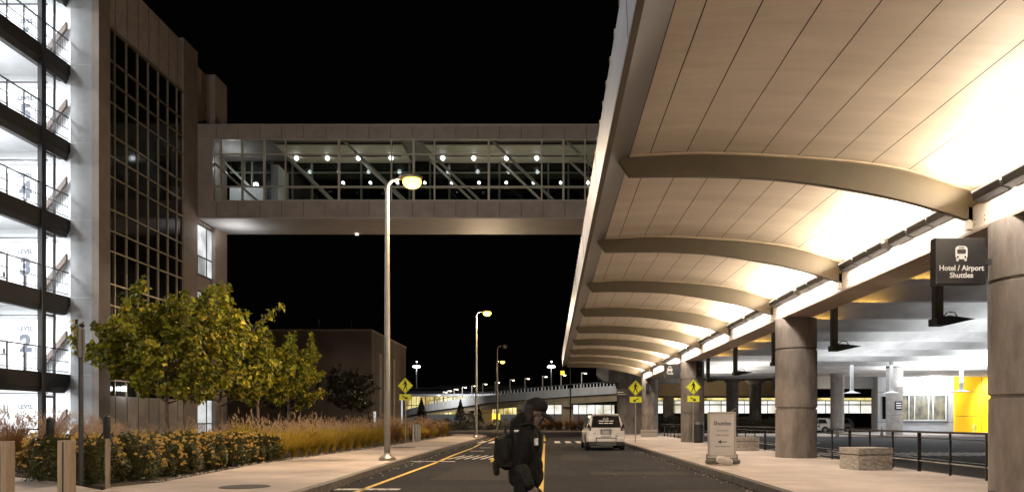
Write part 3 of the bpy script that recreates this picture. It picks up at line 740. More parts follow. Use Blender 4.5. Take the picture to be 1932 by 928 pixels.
for x in (36.5,): jo.box(x-.02,x+.02,79.99,79.999,.15,6.1)
for z in (1.9,4.5): jo.box(43.5,56,79.79,79.8,z-.02,z+.02)
for x in (46.3,49,52): jo.box(x-.02,x+.02,79.79,79.8,.2,6.1)
each(jo,'panel_joint','slab',ow)
MB().lathe((40.7,79.6,6.0),[(.0,-.55),(.45,-.5),(.8,-.2),(.85,.1),(.5,.12)],24).build('flood_lamp','E_white',ow,smooth=True)
lamp('POINT','wall_flood',(40.7,78.6,5.4),2300,COOL,.5)
lamp('SPOT','orange_wall_light',(48.5,76,5.6),5200,(1,.86,.35),.3,(R(62),0,R(-8)),spot=R(95),blend=.4)
hy = thing('fire_hydrant', (44.8,78.6,.155), 'bright yellow hydrant standing in front of the orange wall', 'fire hydrant')
MB().lathe((0,0,0),[(.17,0),(.17,.08),(.11,.10),(.11,.62),(.15,.64),(.15,.70),(.12,.80),(.04,.88),(.04,.95)],18).build('barrel','hyd',hy,world=False,smooth=True)
MB().tube((-.24,0,.48),(.24,0,.48),.07,n=10).build('nozzle','hyd',hy,world=False); MB().tube((0,-.22,.42),(0,0,.42),.085,n=10).build('outlet','hyd',hy,world=False)
for x, yy, lb in ((24.1,62.5,'small dark traffic cone left of the grey column base'),(27.4,61.5,'small dark traffic cone beside the grey column with the notice')):
    t_ = thing('traffic_cone', (x,yy,.0), lb, 'traffic cone')
    MB().box(-.22,.22,-.22,.22,0,.04).build('base','cone',t_,world=False); MB().lathe((0,0,.04),[(.16,0),(.035,.80),(.03,.82)],16).build('cone_body','cone',t_,world=False,smooth=True)

# ------------------------------------------------------------------ railing along the right pavement
rx = 9.08
for seg, (ya, yb, lb) in enumerate(((13.95,24.4,'dark steel railing between the nearest and second columns'),(26.6,42.6,'dark steel railing between the second and third columns'),(45,61,'dark steel railing beyond the third column'))):
    t_ = thing('railing', (rx,(ya+yb)/2,.15), lb, 'railing', 'railings behind the columns')
    MB().box(rx-.035,rx+.035,ya,yb,1.10,1.15).build('top_rail','rail',t_)
    MB().tube((rx,ya,.42),(rx,yb,.42),.018,n=8).build('lower_rail','silver',t_)
    MB().tube((rx,ya,.98),(rx,yb,.98),.014,n=8).build('lower_rail','rail',t_)
    yy = ya+.1; k = 0
    while yy < yb:
        wd = .075 if k % 3 == 0 else .04
        MB().box(rx-wd*.55,rx+wd*.55,yy-.02,yy+.02,.15,1.10).build('post','rail',t_); yy += 1.42 if seg == 0 else 1.6; k += 1
dp = thing('guide_post', (8.05,12.25,.15), 'flat dark metal post on a foot plate against the nearest column', 'post')
MB().box(-.05,.05,-.03,.03,0,1.15).build('post','rail',dp,world=False); MB().box(-.28,.1,-.08,.08,0,.03).build('foot_plate','rail',dp,world=False)
dp.location = (7.95,12.95,.15)

# granite benches
def bench(cx, cy_, L, W, rot, lb, nm='granite_bench'):
    t_ = thing(nm, (cx,cy_,.15), lb, 'bench', 'granite block benches', rot)
    def rough(z0, z1, l, w_, seed):
        rr = random.Random(seed); b = bmesh.new(); bmesh.ops.create_cube(b, size=1)
        bmesh.ops.subdivide_edges(b, edges=b.edges[:], cuts=7, use_grid_fill=True)
        for v in b.verts:
            v.co.x *= l; v.co.y *= w_; v.co.z = z0+(v.co.z+.5)*(z1-z0)
            on_top = abs(v.co.z-z1) < 1e-4
            if not on_top: v.co.x += rr.uniform(-.012,.012); v.co.y += rr.uniform(-.016,.016)
        me = bpy.data.meshes.new('block'); b.to_mesh(me); b.free(); me.materials.append(M['granite'])
        return me
    for nm_, z0, z1, l, w_ in (('seat_slab',.40,.56,L,W),('base_block',.0,.375,L-.02,W-.02)):
        o = bpy.data.objects.new(nm_, rough(z0,z1,l,w_,int(cx*10+z1*100))); COL.objects.link(o); o.parent = t_
    MB().box(-L/2+.04,L/2-.04,-W/2+.04,W/2-.04,.37,.405).build('joint','slab',t_,world=False)
bench(8.12,19.15,1.0,.8,R(14),'rough granite block bench by the railing, nearest the camera')
bench(8.05,31.2,1.15,.8,R(8),'granite block bench behind the shuttles stand, half hidden')
bench(7.45,56.5,1.2,.7,R(0),'small distant granite block bench before the last column')

# litter bin
lb_ = thing('litter_bin', (8.38,42.2,.15), 'dark litter bin at the foot of the taxi sign column', 'litter bin')
MB().lathe((0,0,0),[(.25,0),(.28,.06),(.30,.85),(.31,.87),(.31,.92)],8).build('body','plastic',lb_,world=False)
MB().lathe((0,0,.92),[(.31,0),(.30,.12),(.20,.22),(.0,.24)],8).build('hood','darkgrey',lb_,world=False)
MB().box(-.14,.14,-.31,-.27,.93,1.03).build('opening','signblack',lb_,world=False)

# ------------------------------------------------------------------ signs
def boxsign(nm, loc, wd, ht, dp_, label):
    t_ = thing(nm, loc, label, 'sign')
    pn = MB().box(-wd/2,wd/2,0,dp_,-ht/2,ht/2).build('panel','black',t_,world=False,bevel=.01)
    MB().box(-wd/2-.012,-wd/2,-.008,dp_+.008,-ht/2-.01,ht/2+.01).build('edge_trim','darkgrey',t_,world=False)
    MB().box(wd/2,wd/2+.12,dp_*.3,dp_*.7,-.05,.05).build('bracket','darkgrey',t_,world=False)
    return pn
s1 = boxsign('hanging_sign', (7.13,12.9,4.17), .87, .80, .18, 'black sign with white bus symbol reading Hotel / Airport Shuttles')
text('lettering','Hotel / Airport',.128,'signwhite',s1,(0,-.004,-.125),sx=.98,bold=.003); text('lettering','Shuttles',.128,'signwhite',s1,(0,-.004,-.25),bold=.003)
b = MB()
def rrect(mb, x0, x1, z0, z1, y0, y1, r, n=5):
    pts = []
    for (cx,cz_,a0) in ((x1-r,z1-r,0),(x0+r,z1-r,90),(x0+r,z0+r,180),(x1-r,z0+r,270)):
        for i in range(n+1):
            a = R(a0+90*i/n); pts.append((cx+r*math.cos(a), cz_+r*math.sin(a)))
    mb.extr(pts, y0, y1)
rrect(b,-.105,.105,.03,.26,-.006,0,.06); b.box(-.09,-.05,-.006,0,.0,.05); b.box(.05,.09,-.006,0,.0,.05); b.build('bus_symbol','signwhite',s1,world=False)
b = MB(); rrect(b,-.075,.075,.125,.205,-.009,-.005,.02); rrect(b,-.05,.05,.222,.24,-.009,-.005,.008); b.ell((-.065,-.007,.07),.017,.004,.017,10,6); b.ell((.065,-.007,.07),.017,.004,.017,10,6); b.build('bus_detail','signblack',s1,world=False)
s2 = boxsign('hanging_sign', (7.12,43.7,4.32), .88, .86, .18, 'black sign with white taxi symbol reading Taxis')
text('lettering','Taxis',.19,'signwhite',s2,(-.14,-.004,-.14),bold=.006)
b = MB(); rrect(b,-.30,.02,-.02,.16,-.006,0,.05); rrect(b,-.24,-.04,.12,.29,-.006,0,.07); b.box(-.28,-.22,-.006,0,-.06,.0); b.box(-.06,0,-.006,0,-.06,.0); b.build('taxi_symbol','signwhite',s2,world=False)
b = MB(); rrect(b,-.21,-.07,.15,.23,-.009,-.005,.02); b.build('taxi_detail','signblack',s2,world=False)
s3 = boxsign('hanging_sign', (5.95,62.4,3.72), .86, .72, .18, 'small black sign with faint white lettering at the far pier')
MB().box(-.36,.12,-.004,0,.03,.11).build('faint_line','poster',s3,world=False); MB().box(-.36,.30,-.004,0,-.12,-.09).build('faint_line','poster',s3,world=False)
pb = thing('speaker_box', (8.55,42.93,4.35), 'slim black box mounted high on the taxi sign column', 'speaker')
MB().box(-.16,.16,-.12,.12,-.42,.42).build('body','black',pb,world=False,bevel=.01); MB().ell((0,-.13,.05),.03,.01,.03,8,5).build('indicator','gloss',pb,world=False)
MB().box(8.02,8.06,42.9,42.97,.2,4.7)
pb2 = thing('speaker_box', (8.0,61.66,4.1), 'slim black box mounted on the last column under the girder', 'speaker')
MB().box(-.14,.14,-.12,.12,-.42,.42).build('body','black',pb2,world=False,bevel=.01)

def diamond(nm, loc, zc, label, left, base_h, diag=.9):
    t_ = thing(nm, loc, label, 'sign', 'yellow pedestrian crossing signs')
    MB().tube((0,0,0),(0,0,zc+.45),.035,n=10).build('post','signpost',t_,world=False)
    h = diag/2
    b = MB(); b.extr([(0,zc-h),(h,zc),(0,zc+h),(-h,zc)],-.05,-.04); dpn = b.build('diamond_panel','signyellow',t_,world=False)
    b = MB(); i_ = h*.90; o_ = h*.94
    for (a,c) in (((0,-1),(1,0)),((1,0),(0,1)),((0,1),(-1,0)),((-1,0),(0,-1))):
        b.add([(a[0]*i_,-.053,zc+a[1]*i_),(c[0]*i_,-.053,zc+c[1]*i_),(c[0]*o_,-.053,zc+c[1]*o_),(a[0]*o_,-.053,zc+a[1]*o_)],[(0,1,2,3)])
    b.build('border','signblack',dpn,world=False)
    m = -1 if left else 1
    b = MB(); Y_=-.056
    b.ell((.0*m,Y_,zc+.27),.043,.004,.043,12,6)
    def limb(p, q, w0, w1):
        p_=Vector((p[0]*m,0,p[1]+zc)); q_=Vector((q[0]*m,0,q[1]+zc)); d=(q_-p_).normalized(); n_=Vector((-d.z,0,d.x))
        b.add([p_+n_*w0+Vector((0,Y_,0)),q_+n_*w1+Vector((0,Y_,0)),q_-n_*w1+Vector((0,Y_,0)),p_-n_*w0+Vector((0,Y_,0))],[(0,1,2,3)])
    limb((0,.225),(.01,-.02),.055,.045); limb((0,-.0),(-.06,-.15),.035,.026); limb((-.06,-.14),(-.11,-.27),.026,.02)
    limb((.02,0),(.07,-.13),.035,.026); limb((.07,-.12),(.10,-.27),.026,.02); limb((-.03,.20),(-.10,.08),.026,.018); limb((-.10,.09),(-.15,.05),.02,.014); limb((.03,.20),(.09,.08),.026,.02); limb((.09,.09),(.08,-.01),.018,.014)
    b.build('walking_figure','signblack',dpn,world=False)
    zp = zc-.66
    b = MB(); b.box(-.34,.34,-.05,-.04,zp-.17,zp+.17); apl = b.build('arrow_plaque','signyellow',t_,world=False)
    b = MB(); s_ = -1 if left else 1
    def pt(x, z): return (x*s_,-.054,zp+z)
    b.add([pt(-.16,.10),pt(.04,-.015),pt(.01,-.065),pt(-.19,.05)],[(0,1,2,3)]); b.add([pt(.15,-.12),pt(.10,.04),pt(-.04,-.12)],[(0,1,2)])
    b.build('arrow','signblack',apl,world=False)
    return t_
diamond('crossing_sign', (-8.39,42.7,.13), 3.28, 'yellow pedestrian crossing sign on the left pavement beside the hedge', False, 0)
diamond('crossing_sign', (4.85,42.7,.15), 3.12, 'yellow pedestrian crossing sign at the right kerb beside the white car', True, 0, .90)
diamond('crossing_sign', (8.02,41.9,.15), 3.14, 'yellow pedestrian crossing sign in front of the taxi sign column', False, 0, .87)

# shuttles poster stand
ps = thing('poster_stand', (4.85,21.1,.15), 'framed Shuttles poster stand weighted by sandbags on the right pavement', 'sign stand')
pst = MB().box(-.36,.36,-.01,.02,.28,1.44).build('poster','poster',ps,world=False)
b = MB(); b.box(-.40,-.35,-.03,.04,.22,1.50); b.box(.35,.40,-.03,.04,.22,1.50); b.box(-.35,.35,-.03,.04,1.44,1.50); b.box(-.35,.35,-.03,.04,.22,.28); b.build('frame','alu',ps,world=False,bevel=.006)
b = MB(); b.bar((-.43,-.02,.30),(-.43,-.02,.16),.03); b.bar((.43,-.02,.30),(.43,-.02,.16),.03); b.box(-.44,.44,-.02,.02,.16,.20); b.bar((-.2,-.02,.02),(-.2,-.02,.2),.05); b.bar((.2,-.02,.02),(.2,-.02,.2),.05); b.build('stand_frame','darkgrey',ps,world=False)
b = MB(); b.add([(.28,.02,1.47),(.42,.02,1.60),(.42,.02,1.42),(.28,.3,1.47),(.42,.3,1.60),(.42,.3,1.42)],[(0,1,2),(5,4,3),(0,3,4,1),(1,4,5,2),(2,5,3,0)]); b.build('header_flap','darkgrey',ps,world=False)
text('lettering','Shuttles',.155,'ink',pst,(.01,-.014,1.17),bold=.003)
text('lettering','Hotel Shuttle',.06,'ink',pst,(.02,-.014,.97)); text('lettering','Airport Shuttle',.06,'ink',pst,(.02,-.014,.84)); text('lettering','Stop and Pickup Area',.052,'ink',pst,(.02,-.014,.52))
b = MB(); b.add([(-.12,-.014,.65),(-.02,-.014,.70),(-.02,-.014,.60)],[(0,1,2)]); b.box(-.02,.14,-.016,-.012,.64,.66); b.build('arrow','ink',pst,world=False)
def bag(nm, loc, rx_, ry_, rz_, m, label, rot=0, sx=.3):
    b = bmesh.new(); bmesh.ops.create_uvsphere(b, u_segments=28, v_segments=16, radius=1)
    rr = random.Random(int(loc[0]*100))
    for v in b.verts:
        x, y, z = v.co
        k = (abs(x)**4+abs(y)**4+abs(z)**4)**.25; f = .35+.65/max(k,1e-4)*1.0
        v.co = Vector((x*f*rx_, y*f*ry_, max(-rz_*.75, z*f*rz_)))
        v.co.z += .02*math.sin(9*v.co.x/rx_)*math.cos(5*v.co.y/ry_)*rz_*4; 
    me = bpy.data.meshes.new(nm); b.to_mesh(me); b.free(); me.materials.append(M[m])
    for p in me.polygons: p.use_smooth = True
    o = bpy.data.objects.new(nm, me); COL.objects.link(o); o.location = loc; o.rotation_euler = (0,0,rot); return tag(o, label, 'sandbag')
bag('sandbag',(4.58,20.98,.245),.22,.17,.09,'greybag','dark sandbag on the left foot of the shuttles stand',.2)
bag('sandbag',(5.14,20.98,.245),.20,.17,.09,'greybag','dark sandbag on the right foot of the shuttles stand',-.1)
o = bag('sandbag',(4.84,20.74,.28),.24,.12,.11,'sandbag','white sandbag slumped across the middle of the shuttles stand base',.1); o.rotation_euler = (R(18),R(14),.1)

# ------------------------------------------------------------------ street lamps
def street_lamp(nm, x, yy, H, label, lit=True, first=None):
    t_ = thing(nm, (x,yy,.15), label, 'street lamp', 'tall street lamps on the left pavement')
    MB().lathe((0,0,0),[(.26,0),(.26,.09),(.20,.14),(.13,.19),(.11,.24)],24).build('base','pole',t_,world=False,smooth=True)
    MB().path([(0,0,.2),(0,0,H*.5),(0,0,H-.25)],[.098,.085,.062],16).build('pole','pole',t_,world=False,smooth=True)
    MB().path([(0,0,H-.35),(.02,0,H-.12),(.12,0,H+.02),(.35,0,H+.08),(.5,0,H+.08)],[.06,.05,.045,.045,.045],12).build('arm','pole',t_,world=False,smooth=True)
    MB().lathe((0,0,H-.28),[(.085,0),(.085,.06),(.03,.10)],12).build('pole_cap','pole',t_,world=False,smooth=True)
    hd = MB().ell((.74,0,H+.12),.38,.27,.10,22,10).build('lamp_head','pole',t_,world=False,smooth='all')
    MB().ell((.78,0,H-.02),.29,.24,.21,20,12).build('lens','E_sodium' if lit else 'pole',hd,world=False,smooth='all')
    if lit: 
        lamp('SPOT','street_light',(x+.76,yy,.15+H-.20),6000,SODIUM,.18,(0,0,0),spot=R(165),blend=.6)
        lamp('POINT','street_glow',(x+.76,yy,.15+H-.20),4800,SODIUM,.18)
street_lamp('street_lamp',-5.15,23.3,8.75,'tall lit street lamp nearest the camera, glowing amber before the footbridge')
street_lamp('street_lamp',-5.40,53.5,9.0,'second lit street lamp, standing beyond the first on the left pavement')
street_lamp('street_lamp',-5.65,78,9.0,'distant unlit grey street lamp rising above the third lit one',False)
street_lamp('street_lamp',-7.2,98,9.0,'third lit street lamp, small and far down the road')
lamp('SPOT','street_light',(-4.4,-6.5,8.9),7000,SODIUM,.3,(0,0,0),spot=R(165),blend=.6)
lamp('POINT','unseen_fill_light',(-12,-20,17),11000,(1,.93,.87),.8)  # fill added out of view behind the camera to brighten facades and columns
lamp('POINT','unseen_fill_light',(-4,-34,20),10000,(1,.93,.87),.8)  # second added fill, higher and further back

# ------------------------------------------------------------------ bollards, stakes, posts at the left
def bollard(x, yy, h, r, label, grp='square timber bollards'):
    t_ = thing('bollard', (x,yy,.15), label, 'bollard', grp)
    MB().box(-r,r,-r,r,0,h).build('post','wood',t_,world=False,bevel=.012)
    MB().box(-r*.12,r*.12,-r-.006,-r,0.0,h-.02).build('groove','slab',t_,world=False)
bollard(-7.9,12.1,.93,.095,'square timber bollard standing in front of the tall sign post')
bollard(-8.55,11.6,.93,.10,'square timber bollard at the left edge, cut by the picture side')
for k, px in enumerate((780,784.5,788.5,792)):
    x = (px-1040)/1400*(43.5+k*.5); t_ = thing('bollard', (x,43.5+k*.5,.13), 'slim pale bollard in the cluster of four beside the hedge', 'bollard', 'four slim pale bollards by the hedge')
    MB().lathe((0,0,0),[(.055,0),(.055,1.02),(.04,1.05)],12).build('post','white_conc',t_,world=False,smooth=True)
def stake(x, yy, h, r, label):
    t_ = thing('timber_stake', (x,yy,.13), label, 'stake', 'timber stakes with black ties')
    MB().tube((0,0,0),(0,0,h),r,n=8).build('stake','wood',t_,world=False)
    MB().lathe((-.01,0,h-.42),[(r+.012,0),(r+.02,.2),(r+.012,.40),(r*.6,.44)],10).build('black_sleeve','black',t_,world=False)
    MB().path([(-.02,0,h-.25),(-.15,.02,h-.40),(-.22,.03,h-.52)],.018,6).build('tie','black',t_,world=False); MB().path([(.02,0,h-.25),(.06,.02,h-.45),(.1,.03,h-.55)],.018,6).build('tie','black',t_,world=False)
stake(-8.25,13.8,1.36,.045,'pale timber stake with black tie in front of the yellow rose bushes')
stake(-11.6,17.2,1.33,.07,'weathered timber stake with black tie at the left before the tall grass')
pp = thing('parking_sign_post', (-9.22,14.55,.13), 'dark metal sign post with narrow edge-on sign in front of the garage', 'sign post')
MB().tube((0,0,0),(0,0,3.05),.045,n=10).build('post','darkgrey',pp,world=False)
pan = MB().box(-.015,.015,-.30,.30,2.5,3.1).build('sign_panel','darkgrey',pp,world=False); pan.rotation_euler.z = R(22)
MB().ell((.01,0,3.13),.06,.06,.04,10,6).build('finial','black',pp,world=False)
tag(MB().ell((-10.9,14.0,.15),.42,.3,.10,18,8).build('mulch_mound','mulch',smooth='all'),'low flat dark mulch mound on the pavement before the left bed','mulch mound')  # low heap of mulch on the path, a flattened ellipsoid

# ------------------------------------------------------------------ vegetation
def leaf(mb, c, nrm, s, rr, fold=.35):
    n = Vector(nrm).normalized(); u = n.cross(Vector((rr.uniform(-1,1),rr.uniform(-1,1),rr.uniform(-1,1)))).normalized(); v = n.cross(u)
    c = Vector(c); up = n*s*fold*.5
    mb.add([c-u*s*.5, c+v*s*.42+up-u*s*.1, c+u*s*.6, c-v*s*.42+up-u*s*.1], [(0,1,2),(0,2,3)])
def make_tree(seed, H, Wd, nleaf=5200, ls=.13, leafm='leaf', trunk_h=1.55, upright=.55):
    rr = random.Random(seed); tr = MB(); lf = MB(); trunk_h = trunk_h+.35
    tr.path([(0,0,0),(.02,.01,trunk_h*.5),(0,.02,trunk_h),(.03,0,H*.55),(.0,.03,H*.8)],[.085,.065,.055,.035,.012],10)
    tips = []
    nl = 26
    for i in range(nl):
        f = i/nl; z0 = trunk_h-.1+(H*.72-trunk_h)*f; a = i*2.4+rr.uniform(-.4,.4)
        reach = Wd*.5*(1-.62*f**1.5)*rr.uniform(.62,1.08); rise = reach*(upright+.5*f)*rr.uniform(.8,1.6)-(.32*(1-f) if f<.3 else 0)
        p0 = Vector((0,0,z0)); d = Vector((math.cos(a),math.sin(a),0))
        p1 = p0+d*reach*.5+Vector((0,0,rise*.35)); p2 = p0+d*reach+Vector((0,0,rise))
        tr.path([p0,p1,p2],[.028*(1-.5*f),.018,.006],6)
        for k in range(9):
            t = .28+.72*k/8; q = p0.lerp(p1,t*2) if t<.5 else p1.lerp(p2,(t-.5)*2)
            a2 = a+rr.uniform(-1.3,1.3); l = rr.uniform(.22,.55)*Wd/4
            e = q+Vector((math.cos(a2)*l,math.sin(a2)*l,rr.uniform(-.1,.55)*l*1.6)); tr.path([q,e],[.009,.003],4)
            tips.append((q,e))
    top_t = [t for t in tips if t[1].z > H*.5]
    for k in range(16):   # upright shoots along the crown top
        q = top_t[rr.randrange(len(top_t))][1]; e = q+Vector((rr.gauss(0,.07),rr.gauss(0,.07),H*rr.uniform(.06,.15))); tr.path([q,e],[.008,.003],4); tips += [(q,e)]*2
    for k in range(5):   # leader shoots
        a = rr.uniform(0,6.28); q = Vector((0,0,H*.74)); e = q+Vector((math.cos(a)*.3*Wd/4,math.sin(a)*.3*Wd/4,H*rr.uniform(.12,.25))); tr.path([q,e],[.012,.004],4); tips += [(q,e)]*3
    for (q,e) in tips: pass
    for i in range(nleaf):
        q, e = tips[rr.randrange(len(tips))]; t = rr.uniform(.3,1.12)
        c = q.lerp(e,t)+Vector((rr.gauss(0,.062),rr.gauss(0,.062),rr.gauss(0,.06)))*(Wd/4)
        if c.z < trunk_h-.25: continue
        out = Vector((c.x,c.y,(c.z-H*.5)*.5+.6)).normalized()
        leaf(lf, c, out+Vector((rr.gauss(0,.7),rr.gauss(0,.7),rr.gauss(0,.5))), ls*rr.uniform(.6,1.25), rr)
    return tr, lf
def tree(seed, x, yy, H, Wd, label, group, rz=0, **k):
    t_ = thing('street_tree', (x,yy,.13), label, 'tree', group, rz)
    lm = k.get('leafm','leaf'); tr, lf = make_tree(seed,H,Wd,**k)
    tr.build('trunk','bark',t_,world=False,smooth='all',fix=False); lf.build('crown',lm,t_,world=False,fix=False)
    return t_
tg = 'young trees along the planting bed'
tree(3,-12.45,24.0,5.45,4.9,'broad young maple nearest the camera, in front of the dark tower glass',tg,nleaf=10500,ls=.17)
tree(11,-12.4,27.8,6.4,4.3,'tallest young maple, second from the camera, by the lit tower doorway',tg,nleaf=9500,ls=.17)
tree(23,-12.5,31.6,5.3,3.7,'green young maple, third from the camera, pale slim trunk',tg,nleaf=7500,ls=.17)
tree(31,-12.4,35.0,5.3,3.9,'bright green young maple, fourth from the camera, against black sky',tg,nleaf=7500,ls=.17)
tree(43,-13.2,48.5,4.9,3.6,'dark reddish tree in front of the far brown building',tg,nleaf=5200,ls=.17,leafm='leafd')
tree(47,-17.0,46.5,3.9,2.8,'low dark tree in shadow behind the fourth maple','dark trees',nleaf=2400,ls=.17,leafm='leafd')

def rose(seed):
    rr = random.Random(seed); lf = MB(); fl = MB(); st = MB()
    pts = []
    for i in range(2100):
        a = rr.uniform(0,6.283); u = rr.random()**.5; z = rr.uniform(.05,1)
        rad = .62*(.55+.45*math.sin(math.pi*min(z*.8+.15,1)))*(1+.18*math.sin(3*a+seed)+.1*math.sin(7*a))
        rad_ = rad*(.6+.4*u); zz = z*.95*(1+.10*math.sin(5*a+seed)) if u < .7 else z*.85
        c = (math.cos(a)*rad_, math.sin(a)*rad_, zz)
        leaf(lf, c, (math.cos(a),math.sin(a),.8+rr.gauss(0,.5)), rr.uniform(.045,.085), rr)
    for i in range(420):  # top dome
        a = rr.uniform(0,6.283); r_ = rr.random()**.5*.5; leaf(lf,(math.cos(a)*r_,math.sin(a)*r_,.9+.12*rr.random()-.2*r_),(rr.gauss(0,.5),rr.gauss(0,.5),1),rr.uniform(.05,.085),rr)
    for i in range(14): 
        a = rr.uniform(0,6.283); st.path([(0,0,0),(math.cos(a)*.25,math.sin(a)*.25,.5),(math.cos(a)*.42,math.sin(a)*.42,.9)],[.012,.008,.004],5)
    for i in range(40):
        a = rr.uniform(0,6.283); z = rr.choice([rr.uniform(.2,1.0), rr.uniform(.45,1.05), rr.uniform(.7,1.1)]); rad = .64*(1-.55*max(0,z-.55))
        base = Vector((math.cos(a)*rad, math.sin(a)*rad, z))
        for q in range(rr.choice([1,1,2,3])):
            c = base+Vector((rr.gauss(0,.05),rr.gauss(0,.05),rr.gauss(0,.03))); s = rr.uniform(.04,.075)
            for p in range(9):
                b_ = rr.uniform(0,6.283); n = Vector((math.cos(b_)*.8,math.sin(b_)*.8,rr.uniform(.2,1.2))); leaf(fl, c+n*s*.35, n, s, rr, .7)
    return lf, fl, st
rp = []
for sd in (1,2,3):
    t_ = thing('rose_bush', (0,0,-50), 'x', 'shrub', 'yellow flowering rose bushes at the pavement edge'); lf, fl, st = rose(sd)
    lf.build('foliage','shrub',t_,world=False,fix=False); fl.build('blossoms','flower',t_,world=False,fix=False); st.build('stems','bark',t_,world=False,fix=False)
    rp.append(t_)
spots = []
for k in range(10):
    yy = 15.2+k*.95; xe = -8.2-.02*k if k else -8.6
    spots.append((xe-.75, yy, .76+.1*rnd.random()))
    if k % 1 == 0: spots.append((xe-1.75-.2*rnd.random(), yy+.4, .84+.12*rnd.random()))
    if k < 0: spots.append((xe-2.9, yy+.8, 1.0))
used = [False]*3
for i, (x, yy, s) in enumerate(spots):
    k = i % 3; lb = 'rounded rose bush with small yellow and cream blooms in the hedge beside the near pavement'
    if not used[k]:
        o = rp[k]; used[k] = True; o.location = (x,yy,.12); o.scale = (s,s,s); o['label'] = lb
    else: o = dup(rp[k], (x,yy,.12), rnd.uniform(0,6.28), lb, None, s)
# fountain grass
def clump(seed, H=1.15, nb=560, spread=.75, plumes=46, bm='blade'):
    rr = random.Random(seed); bl = MB(); pl = MB()
    def blade(a, L, lean, w0, mb):
        d = Vector((math.cos(a),math.sin(a),0)); s = Vector((-d.y,d.x,0)); r0 = rr.uniform(0,.12); pts = []
        for k in range(6):
            t = k/5; out = r0+lean*t**1.8; z = L*(t-.33*(lean/spread)*t**3)
            pts.append(d*out+Vector((0,0,z)))
        vs = []
        for k, p in enumerate(pts):
            wd = w0*(1-(k/5)**2*.85); vs += [p-s*wd, p+s*wd]
        mb.add(vs, [(2*k,2*k+1,2*k+3,2*k+2) for k in range(5)]); return pts
    for i in range(nb): blade(rr.uniform(0,6.283), H*rr.uniform(.55,1.05), spread*rr.uniform(.1,1.05), rr.uniform(.005,.010), bl)
    for i in range(plumes):
        pts = blade(rr.uniform(0,6.283), H*rr.uniform(.95,1.30), spread*rr.uniform(.1,.75), .004, bl)
        e = pts[-1]; d = (pts[-1]-pts[-2]).normalized(); L = rr.uniform(.12,.22)
        for q in range(26):
            t = q/26; c = e+d*L*(t-.2)+Vector((0,0,-.02*t)); n = Vector((rr.gauss(0,1),rr.gauss(0,1),rr.gauss(0,1)))
            leaf(pl, c+n.normalized()*.014*(1-abs(t-.4)), n, .022*(1.25-t*.6), rr)
    return bl, pl
gp = []
for sd, H, sp, bmn in ((1,1.1,.8,'blade'),(2,1.2,.72,'blade'),(3,1.15,.65,'brownblade')):
    t_ = thing('fountain_grass', (0,0,-50), 'x', 'ornamental grass'); bl, pl = clump(sd,H,640,sp,52,bmn)
    bl.build('blades',bmn,t_,world=False,fix=False); pl.build('plumes','plume',t_,world=False,fix=False); gp.append(t_)
gsp = []
for k in range(11):       # golden row beyond the roses
    yy = 24.9+k*1.25; gsp.append((-9.05-.10*rnd.random(),yy,rnd.uniform(.88,1.05),k%2,'g')); gsp.append((-10.3-.2*rnd.random(),yy+.5,rnd.uniform(.95,1.15),(k+1)%2,'g'))
for k in range(7):        # behind the roses
    gsp.append((-12.0-.3*rnd.random(),20.5+k*1.5,rnd.uniform(.8,1.0),k%2,'m'))
for k in range(16):       # brown tall grass in front of the garage
    gsp.append((-12.5-1.0*(k%6)-.3*rnd.random(),18.7+1.3*(k//6)+.25*(k%6),rnd.uniform(.95,1.2),2,'b'))
for k in range(6): gsp.append((-11.0-.2*k,17.6+k*.55,rnd.uniform(.8,.95),2,'b'))
for k in range(13):       # far hedge row
    gsp.append((-8.95-.3*rnd.random(),40.0+k*2.0,rnd.uniform(.85,1.1),2 if k%3 else 0,'f')); gsp.append((-10.4-.5*rnd.random(),41+k*2.0,rnd.uniform(1.0,1.25),2,'f'))
GL = {'g':('golden fountain grass clump in the row between the roses and the crossing sign','golden fountain grass row'),'m':('greenish grass clump behind the rose bushes, in front of the tower base','grass clumps behind the roses'),
      'b':('tall brown plumed grass clump in front of the garage at the left','brown grasses before the garage'),'f':('dim brown grass clump in the hedge beyond the crossing sign','distant hedge grasses')}
used = [False]*3
for (x,yy,s,k,g) in gsp:
    if not used[k]: o = gp[k]; used[k] = True; o.location = (x,yy,.12); o.scale = (s,s,s); o['label'], o['group'] = GL[g]
    else: dup(gp[k], (x,yy,.12), rnd.uniform(0,6.28), GL[g][0], GL[g][1], s)
for k in range(16):       # island grasses at the far end of the road
    dup(gp[2], (-1.2+k*.62+rnd.uniform(-.2,.2), 93.5+rnd.uniform(0,3), .14), rnd.uniform(0,6.28), 'low orange-brown grass clump on the island at the end of the road', 'island grasses at the road end', rnd.uniform(1.0,1.5))
yk = None
